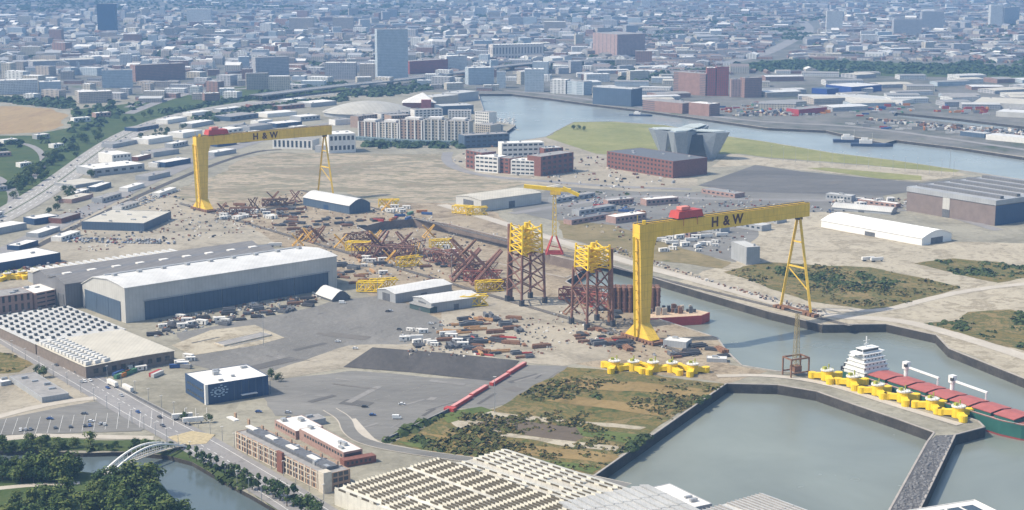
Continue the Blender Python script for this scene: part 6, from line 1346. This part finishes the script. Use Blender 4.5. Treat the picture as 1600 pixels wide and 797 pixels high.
# ------------------------------------------------------------------ cars, vans
def car_proto(col, nm, kind='car'):
    mt = paint('car_' + nm, col, .35, .05); b = MB()
    if kind == 'car':
        pr = [(-2.2, .35), (2.15, .35), (2.2, .75), (1.2, .95), (.55, 1.45), (-1.2, 1.48), (-2.0, 1.0), (-2.25, .85)]; W = .88
        for s_ in (-W, W): b.face([(x, s_, z) for x, z in (pr if s_ < 0 else pr[::-1])])
        for i in range(len(pr)):
            p, q = pr[i], pr[(i + 1) % len(pr)]; glass = (i in (3, 5)); b.face([(p[0], -W, p[1]), (p[0], W, p[1]), (q[0], W, q[1]), (q[0], -W, q[1])], 1 if glass else 0)
        for s_ in (-W - .01, W + .01): b.face([(-1.7, s_, 1.0), (.95, s_, 1.0), (.45, s_, 1.38), (-1.15, s_, 1.4)], 1)
        wx = (-1.35, 1.4)
    else:
        b.prism([(-2.9, -1), (1.5, -1), (1.5, 1), (-2.9, 1)], .4, 2.6); b.mesh([(1.5, -1, .4), (2.9, -1, .4), (2.9, 1, .4), (1.5, 1, .4), (1.5, -1, 2.4), (2.2, -1, 1.5), (2.2, 1, 1.5), (1.5, 1, 2.4), (2.9, -1, 1.2), (2.9, 1, 1.2)], [(0, 1, 8, 5, 4), (2, 3, 7, 6, 9), (1, 2, 9, 8), (8, 9, 6, 5)]); b.mesh([(1.52, -.9, 2.38), (2.2, -.9, 1.52), (2.2, .9, 1.52), (1.52, .9, 2.38)], [(0, 1, 2, 3)], 1); wx = (-1.9, 1.9)
    for x in wx:
        for s_ in (-1, 1): b.tube((x, s_ * .7, .34), (x, s_ * .92, .34), .34, 8, 2)
    o = b.build('parked_car' if kind == 'car' else 'white_van', [mt, m_glass, m_dark]); tag(o, 'x', 'car' if kind == 'car' else 'van'); return Stock(o)
CARS = [(car_proto((.7, .7, .69), 'white'), 'white', 5), (car_proto((.4, .41, .43), 'silver'), 'silver', 4), (car_proto((.05, .05, .055), 'black'), 'black', 3), (car_proto((.12, .13, .15), 'dark_grey'), 'dark grey', 3), (car_proto((.04, .09, .25), 'blue'), 'blue', 2), (car_proto((.35, .04, .03), 'red'), 'red', 1)]
VAN = car_proto((.72, .72, .7), 'van_white', 'van')
rk = random.Random(77)
def cars(fr, u0, u1, v0, dv, rows, pitch, fill, where, poly=None, jit=.2, mx=999):
    n = 0
    for j in range(rows):
        u = u0
        while u < u1 and n < mx:
            if rk.random() < fill:
                p = fr.P(u, v0 + j * dv)
                if poly is None or inpoly(*proj(p), poly):
                    st, nm, _ = rk.choices(CARS, [c[2] for c in CARS])[0]; st.put(p.x + rk.uniform(-jit, jit), p.y, .3, fr.ang + math.pi / 2 + rk.uniform(-.04, .04) + (math.pi if rk.random() < .5 else 0), 1.0, 'small %s car %s' % (nm, where), '%s cars %s' % (nm, where)); n += 1
            u += pitch
    return n
def scatter_cars(pts, where, ang=0.0, zz=.38, van=False):
    for i, q in enumerate(pts):
        x, y = q[:2]; p = G(x, y); an = q[2] if len(q) > 2 else ang
        if van or rk.random() < .15: VAN.put(p.x, p.y, zz, an, 1, 'white van %s' % where, 'vans %s' % where)
        else:
            st, nm, _ = rk.choices(CARS, [c[2] for c in CARS])[0]; st.put(p.x, p.y, zz, an, 1, '%s car %s' % (nm, where), '%s cars %s' % (nm, where))
fd = Frame(G(130, 372), G(240, 374)); fd.v = fd.v if fd.v.y > 0 else -fd.v
cars(fd, -10, 105, -24, 9, 4, 3.0, .6, 'parked in rows below the cream roofed depot', mx=70)
fd = Frame(G(886, 302), G(1000, 318)); fd.v = fd.v if fd.v.y > 0 else -fd.v
cars(fd, 0, 130, -40, 12, 7, 3.2, .42, 'parked on the dock road ground behind the tower crane jib', mx=60)
fd = Frame(G(1120, 322), G(1290, 332)); fd.v = fd.v if fd.v.y > 0 else -fd.v
cars(fd, 0, 150, 0, 14, 5, 3.2, .35, 'parked in rows beyond the end of the near girder', mx=50)
fd = Frame(G(228, 320), G(300, 292)); fd.v = fd.v if fd.v.y > 0 else -fd.v
cars(fd, 0, 110, 4, 9, 3, 3.2, .5, 'parked on the strip between the dock road and trade units', mx=50)
cars(Frame(G(16, 676), G(200, 664)), 6, 60, 2, 12, 2, 3, .3, 'in the bay car park above the creek', mx=8)
scatter_cars([(132, 648), (158, 664, 1.2), (142, 660), (78, 656)], 'in the sparse bay car park above the creek')
scatter_cars([(450, 646), (452, 655), (404, 645), (570, 637), (582, 650), (620, 655), (628, 633), (606, 488), (624, 516), (642, 530), (630, 526), (555, 546), (610, 487), (673, 507), (690, 510), (528, 535), (535, 475)], 'standing alone on the open tarmac')
for i in range(18):
    k = rk.uniform(.02, .95); j = int(k * (len(RP) - 1)); d = (RP[j + 1] - RP[j]).normalized() if j + 1 < len(RP) else Vector((1, 0, 0)); s_ = Vector((-d.y, d.x, 0)); sg = rk.choice([-4.5, 4.5, -2, 2]); p = RP[j] + s_ * sg
    x, y = proj(p)
    if 0 < x < 1600 and 0 < y < 797: st, nm, _ = rk.choices(CARS, [c[2] for c in CARS])[0]; st.put(p.x, p.y, .3, math.atan2(d.y, d.x), 1, '%s car driving on the long straight road' % nm, '%s cars on the straight road' % nm)
mw = [o for o in bpy.data.objects if o.name.startswith('motorway') and len(o.data.vertices) > 20][0]
nv = len(mw.data.vertices) // 2
for i in range(46):
    j = rk.randrange(nv - 1); a, c = mw.data.vertices[j].co, mw.data.vertices[j + nv].co; k = rk.choice([.2, .32, .68, .8]); a2, c2 = mw.data.vertices[j + 1].co, mw.data.vertices[j + 1 + nv].co
    u = rk.random(); p = (a.lerp(c, k)).lerp(a2.lerp(c2, k), u); d = (a2 - a)
    x, y = proj(p)
    if 0 < x < 1600: st, nm, _ = rk.choices(CARS, [c_[2] for c_ in CARS])[0]; st.put(p.x, p.y, .34, math.atan2(d.y, d.x), 1, '%s car driving along the wide motorway' % nm, '%s cars on the motorway' % nm)
# buses and trailers
def trailer():
    t = thing('lorry_trailer', 'x', 'trailer'); b = MB(); b.box((0, 0, 2.6), (13, 2.5, 2.8)); b.build('box_body', m_offw, t)
    b = MB(); b.box((0, 0, 1.05), (12.6, 1.0, .3))
    for x in (-5, -3.8, -2.6, 5): b.tube((x, -1.1, .5), (x, 1.1, .5), .5, 8)
    b.build('chassis', m_dark, t); return Stock(t)
tr = trailer()
for i, (x, y, a) in enumerate([(200, 612, -.9), (176, 604, -.9), (430, 386, .2), (1090, 388, 1), (1016, 374, .1), (1030, 378, .1), (1050, 382, .1), (1060, 372, .1), (1080, 378, .2), (1104, 372, .2), (1356, 408, .3), (1370, 409, .3), (1100, 384, .3), (648, 532, .1), (700, 526, .2), (1128, 370, .2), (302, 662, .3), (285, 656, .3)]):
    p = G(x, y); wh = 'beside the long road' if x < 310 else 'on the ground below the near girder' if 1000 < x < 1200 else 'on the pale yard road' if x > 1300 else 'at the edge of the tarmac lot'
    tr.put(p.x, p.y, .3, a, 1, 'white box trailer parked ' + wh, 'white trailers ' + wh)
# ------------------------------------------------------------------ yard clutter one could count
def cabin():
    t = thing('portable_cabin', 'x', 'cabin'); b = MB(); b.box((0, 0, 1.6), (7, 3, 2.6)); b.box((0, 0, 2.95), (7.2, 3.2, .15)); b.box((-2.5, 0, .15), (.4, 2.8, .3)); b.box((2.5, 0, .15), (.4, 2.8, .3)); b.build('cabin_body', m_offw, t)
    b = MB(); b.box((-1, -1.52, 1.8), (1.2, .08, .9)); b.box((2, -1.52, 1.4), (.9, .08, 2)); b.build('cabin_openings', m_glass, t); return Stock(t)
cb = cabin()
CABS = [([(340, 344), (350, 330), (420, 330), (440, 346)], 22, 'below the scrapheap near the farther gantry'), ([(666, 396), (672, 380), (718, 384), (720, 404)], 12, 'on the dock floor right of the jacket parts'), ([(560, 432), (560, 400), (600, 396), (610, 428)], 7, 'behind the end of the arched hall'),
        ([(620, 545), (640, 515), (720, 520), (740, 545)], 12, 'in the jumble at the tarmac edge'), ([(1000, 395), (1010, 365), (1130, 370), (1140, 395)], 18, 'on the ground below the near girder'), ([(1300, 322), (1300, 310), (1420, 312), (1420, 322)], 12, 'behind the white storage tent'), ([(600, 340), (590, 325), (640, 325), (640, 340)], 8, 'at the head of the sunken dock'), ([(250, 520), (260, 500), (370, 480), (380, 500)], 8, 'along the foot of the great blue doors'), ([(175, 585), (175, 575), (300, 560), (310, 572)], 10, 'between the cream works and the blue building')]
for poly, n, wh in CABS:
    for i in range(n): x, y = rnd_in(poly, rk); p = GD(x, y); cb.put(p.x, p.y, p.z + .15, rk.uniform(-.6, .6), rk.uniform(.8, 1.4), 'white portable cabin ' + wh, 'white cabins ' + wh)
def pile_proto(mat, nm, l, w, h, n, seed):
    rr = random.Random(seed); t = thing(nm, 'x', 'steel stock'); b = MB()
    for i in range(n): b.box((rr.uniform(-.3, .3), -w / 2 + w * (i + .5) / n, .3), (l * rr.uniform(.8, 1), w / n * .8, h * rr.uniform(.5, 1)), rr.uniform(-.03, .03), z0=.3)
    b.build('steel_lengths', mat, t); b = MB(); b.box((-l * .3, 0, .15), (.4, w, .3)); b.box((l * .3, 0, .15), (.4, w, .3)); b.build('bearers', m_dark, t); return Stock(t)
PL = [(pile_proto(m_rust, 'steel_stack', 14, 5, 2.5, 4, 1), 'rusty brown'), (pile_proto(m_dark, 'steel_stack', 12, 6, 2.2, 4, 2), 'dark'), (pile_proto(m_red, 'steel_girders', 18, 2.5, 1.6, 2, 3), 'red'), (pile_proto(paint('orange_primer', (.44, .26, .12), .7), 'steel_girders', 20, 3, 2, 2, 4), 'orange'), (pile_proto(m_slate, 'steel_stack', 10, 7, 3, 3, 5), 'slate grey')]
PILES = [([(340, 345), (350, 322), (470, 318), (480, 345)], 44, 'on the scrapheap by the farther gantry', (5, 5, 1, 0, 3)), ([(480, 350), (500, 340), (640, 345), (640, 356), (560, 360)], 30, 'along the curved dock wall', (4, 5, 0, 0, 3)), ([(560, 415), (560, 395), (690, 395), (700, 420)], 30, 'among the scattered jacket parts', (4, 5, 1, 1, 2)),
         ([(730, 560), (720, 500), (800, 490), (855, 540), (830, 562)], 40, 'laid on the pale apron left of the jackets', (5, 3, 3, 2, 3)), ([(640, 540), (680, 525), (740, 530), (760, 555), (700, 550)], 22, 'in the jumble right of the tarmac lot', (4, 3, 2, 0, 4)), ([(240, 525), (255, 505), (480, 465), (490, 480), (330, 512)], 40, 'along the foot of the great blue doors', (2, 5, 0, 0, 5)),
         ([(525, 440), (530, 412), (585, 425), (590, 450)], 20, 'outside the end of the arched hall', (5, 3, 0, 1, 2)), ([(900, 535), (915, 510), (985, 530), (980, 548)], 26, 'round the foot of the near gantry leg', (5, 4, 1, 0, 1)), ([(1040, 560), (1060, 538), (1130, 545), (1140, 562)], 12, 'on the quay right of the near gantry leg', (3, 4, 0, 0, 3)), ([(690, 520), (740, 500), (760, 515), (700, 528)], 14, 'below the paired grey sheds', (1, 1, 1, 6, 1)),
         ([(410, 350), (440, 340), (520, 355), (480, 366)], 16, 'behind the long grey hall', (5, 3, 0, 0, 2)), ([(870, 465), (890, 450), (980, 490), (950, 500)], 14, 'on the dock head behind the jackets', (3, 2, 4, 0, 1))]
for poly, n, wh, wt in PILES:
    for i in range(n):
        x, y = rnd_in(poly, rk); st, nm = rk.choices(PL, wt)[0]; p = GD(x, y); st.put(p.x, p.y, p.z + .12, rk.choice([.3, .3, -.35, .35, 1.9]) + rk.uniform(-.12, .12), rk.uniform(.5, 1.15), '%s stack of steel lengths %s' % (nm, wh), '%s steel stacks %s' % (nm, wh))
rk2 = random.Random(9)
for poly, n, where in [([(560, 350), (590, 340), (660, 332), (700, 345)], 8, 'beside the sunken dock'), ([(1110, 345), (1150, 335), (1240, 340), (1220, 350)], 14, 'beneath the end of the near girder'), ([(190, 600), (180, 585), (300, 570), (300, 580)], 8, 'behind the blue building'), ([(900, 335), (930, 320), (1060, 335), (1000, 345)], 14, 'on the ground behind the grass plot'), ([(1280, 640), (1282, 638), (1284, 640), (1281, 642)], 0, '')]:
    for i in range(n):
        x, y = rnd_in(poly, rk2); st, nm = rk2.choice(CT); p = G(x, y); st.put(p.x, p.y, .3, rk2.choice([.2, -.3, 1.2]), 1, '%s shipping container %s' % (nm, where), '%s containers %s' % (nm, where))
# scrap and small stores too many to count
def litter(name, items, seed, mats):
    rr = random.Random(seed); b = MB()
    for poly, n, s in items:
        for i in range(n):
            x, y = rnd_in(poly, rr); p = GD(x, y); a, c, h = rr.uniform(.5, 3.2) * s, rr.uniform(.4, 2) * s, rr.uniform(.3, 1.8) * s
            b.box((p.x, p.y, .1), (a, c, h), rr.uniform(0, 3), rr.randrange(len(mats)), z0=p.z + .05)
    tag(b.build(name, mats), kind='stuff')
litter('scrap_debris', [([(330, 345), (345, 318), (480, 300), (620, 330), (700, 345), (800, 372), (700, 400), (720, 440), (560, 440), (440, 370)], 900, .9), ([(640, 555), (620, 520), (740, 490), (860, 500), (900, 540), (820, 560)], 260, .8), ([(860, 500), (880, 470), (990, 500), (1120, 545), (1000, 560), (920, 545)], 200, .8), ([(860, 344), (880, 300), (1160, 305), (1280, 335), (1180, 350), (1150, 400), (1000, 380)], 420, 1.1), ([(235, 530), (250, 500), (500, 455), (510, 470)], 300, 1), ([(100, 330), (230, 290), (330, 325), (420, 360), (230, 385), (120, 395)], 420, 1.1), ([(1290, 325), (1300, 308), (1420, 312), (1420, 330)], 120, 1.2), ([(0, 440), (100, 425), (100, 412), (0, 420)], 60, 2), ([(1140, 182), (1300, 180), (1600, 220), (1600, 205), (1400, 190), (1200, 172)], 500, 2.5), ([(960, 395), (1200, 470), (1290, 498), (1280, 485), (1100, 435), (960, 385)], 260, .9), ([(700, 250), (760, 225), (850, 225), (1090, 285), (1000, 298), (860, 288)], 200, 1.6)], 44, [m_rust, m_dark, m_offw, m_slate, m_beige, m_purple, m_plant])
# yellow plant at the left edge, above the pink studios
for i, (x, y) in enumerate([(12, 437), (34, 434), (56, 432), (78, 430), (94, 428)]):
    p = G(x, y); tp.put(p.x, p.y, .1, i, .8, ['yellow machine first from the left edge above the pink studios', 'yellow machine second from the left edge above the pink studios', 'yellow machine in the middle of the row above the pink studios', 'yellow machine second from the hall wall', 'yellow machine beside the dark hall wall'][i], 'yellow machines above the pink studios')
# ------------------------------------------------------------------ lamp posts and light masts
def lamp(h, nm):
    t = thing(nm, 'x', 'lamp post'); b = MB(); b.tube((0, 0, 0), (0, 0, h), .22, 6, r2=.12); b.build('pole', m_plant, t); b = MB(); b.box((0, 0, h + .1), (1.8, .5, .25)); b.build('lamp_head', m_offw, t); return Stock(t)
lp = lamp(20, 'light_mast')
for i in range(16):
    x, y = 1205 + i * 19, 250 + i * 1.7; p = G(x, y); lp.put(p.x, p.y, .1, 0, 1, 'thin light mast in the row along the slipway paving', 'light masts along the slipway')
for x, y, lb in [(773, 645, 'tall thin lighting mast at the corner of the red gangway'), (706, 438, 'thin lighting mast behind the paired sheds'), (650, 424, 'thin lighting mast among the jacket parts'), (590, 470, 'lighting mast near the barrel-roofed shelter'), (1484, 262, 'light mast near the end of the slipway lawn'), (412, 540, 'lighting mast on the tarmac apron')]:
    p = G(x, y); lp.put(p.x, p.y, .1, 0, 1.2, lb)
sl_ = lamp(9, 'street_lamp')
for side, off in (('far', 14.5), ('near', -14.5)):
    for j in range(2, len(RP) - 1, 1):
        d = (RP[j + 1] - RP[j - 1]).normalized(); p = RP[j] + Vector((-d.y, d.x, 0)) * off; x, y = proj(p)
        if 0 < x < 1600 and 500 < y < 790: sl_.put(p.x, p.y, 0, math.atan2(d.y, d.x) + 1.57, 1, 'street lamp on the %s kerb of the long straight road' % side, 'street lamps on the %s kerb' % side)
finish_stock([tr, cb, lp, sl_, VAN, yacht, ves, tp] + [c[0] for c in CARS] + [c[0] for c in CT] + [c[0] for c in PL])
# dock walls: raised crane rail parapet

for i, (x, y, dx, w, h, wm, rm, lb) in enumerate([(6, 226, 22, 14, 7, m_offw, m_wfelt, 'white roofed house by the tan field, left'), (-8, 246, 26, 16, 6, m_brickp, m_felt, 'brown house block among roads at the left edge'), (32, 262, 18, 12, 6, m_offw, m_wfelt, 'small pale house inside the road loop'), (58, 218, 20, 14, 7, mt_grey, m_wfelt, 'grey house below the right end of the tan field'), (84, 232, 16, 12, 6, m_offw, m_wfelt, 'white house beside the motorway tree belt'), (-10, 300, 22, 18, 6, mt_grey, m_felt, 'grey block left of the curving slip road'), (116, 192, 26, 14, 8, m_offw, m_wfelt, 'pale block right of the tan field'), (150, 184, 24, 14, 8, m_brickp, m_wfelt, 'pale roofed brown block between tan field and motorway')]):
    blk('roadside_block', lb, (x, y), (x + dx, y - 2), h, w, wm, rm, seed=i, plant=1, win=(1, 4, .5, .4))

rr = random.Random(99); b = MB(); PR = [(1490, 682), (1436, 797), (1405, 845), (1372, 845), (1394, 800), (1454, 694), (1464, 683)]
for i in range(700):
    x, y = rnd_in(PR, rr); p = G(x, y); s_ = rr.uniform(.4, 1.5); n = 6
    lo = [(p.x + s_ * rr.uniform(.7, 1.1) * math.cos(k * 1.047), p.y + s_ * rr.uniform(.7, 1.1) * math.sin(k * 1.047), .1) for k in range(n)]; hi = [(p.x + (q[0] - p.x) * .6, p.y + (q[1] - p.y) * .6, s_ * rr.uniform(.4, .9)) for q in lo]
    b.mesh(lo + hi, [(k, (k + 1) % n, n + (k + 1) % n, n + k) for k in range(n)] + [tuple(range(n, 2 * n))])
tag(b.build('rubble', paint('breakwater_stone', (.16, .16, .165), .9, .35, .4)), kind='stuff')
# ------------------------------------------------------------------ air, light, camera
def make_haze():
    m = bpy.data.materials.new('haze_air'); m.use_nodes = True; t = m.node_tree
    t.nodes.remove(t.nodes['Principled BSDF'])
    v = N(t, 'ShaderNodeVolumePrincipled'); v.inputs['Color'].default_value = (.29, .53, .92, 1); v.inputs['Density'].default_value = 0.98e-4
    v.inputs['Anisotropy'].default_value = 0.0
    L(t, v.outputs[0], t.nodes['Material Output'].inputs['Volume'])
    b = MB(); b.box((0, 8500, 170), (25000, 23000, 358)); o = b.build('haze', m); tag(o, kind='stuff')
make_haze()
EL, AZ = math.radians(50), math.radians(-98)   # azimuth clockwise from +Y
sd = Vector((math.sin(AZ) * math.cos(EL), math.cos(AZ) * math.cos(EL), math.sin(EL)))
sl = bpy.data.lights.new('sun', 'SUN'); sl.energy = 4.2; sl.angle = math.radians(.53); sl.color = (1, .9, .73)
so = bpy.data.objects.new('sun', sl); COL.objects.link(so); so.rotation_euler = (-sd).to_track_quat('-Z', 'Y').to_euler(); so.location = (0, 0, 900)
w = bpy.data.worlds.new('World'); SC.world = w; w.use_nodes = True; t = w.node_tree
sk = N(t, 'ShaderNodeTexSky'); sk.sky_type = 'NISHITA'; sk.sun_disc = False; sk.sun_elevation = EL; sk.sun_rotation = AZ; sk.air_density = 1.3; sk.dust_density = 2.0
L(t, sk.outputs[0], t.nodes['Background'].inputs[0]); t.nodes['Background'].inputs[1].default_value = .15
cam = bpy.data.cameras.new('camera'); co = bpy.data.objects.new('camera', cam); COL.objects.link(co)
co.location = (0, 0, H); co.rotation_euler = (math.pi / 2 - PIT, 0, 0); cam.sensor_width = 36; cam.lens = 36 * F / 1600; cam.clip_start = 1; cam.clip_end = 60000
SC.camera = co
SC.view_settings.view_transform = 'Standard'; SC.view_settings.look = 'None'; SC.view_settings.gamma = 1; SC.view_settings.use_curve_mapping = False
SC.view_settings.exposure = 0.4
SC.cycles.max_bounces = 5; SC.cycles.diffuse_bounces = 2; SC.cycles.glossy_bounces = 2; SC.cycles.transmission_bounces = 2; SC.cycles.volume_bounces = 0
SC.cycles.use_denoising = True
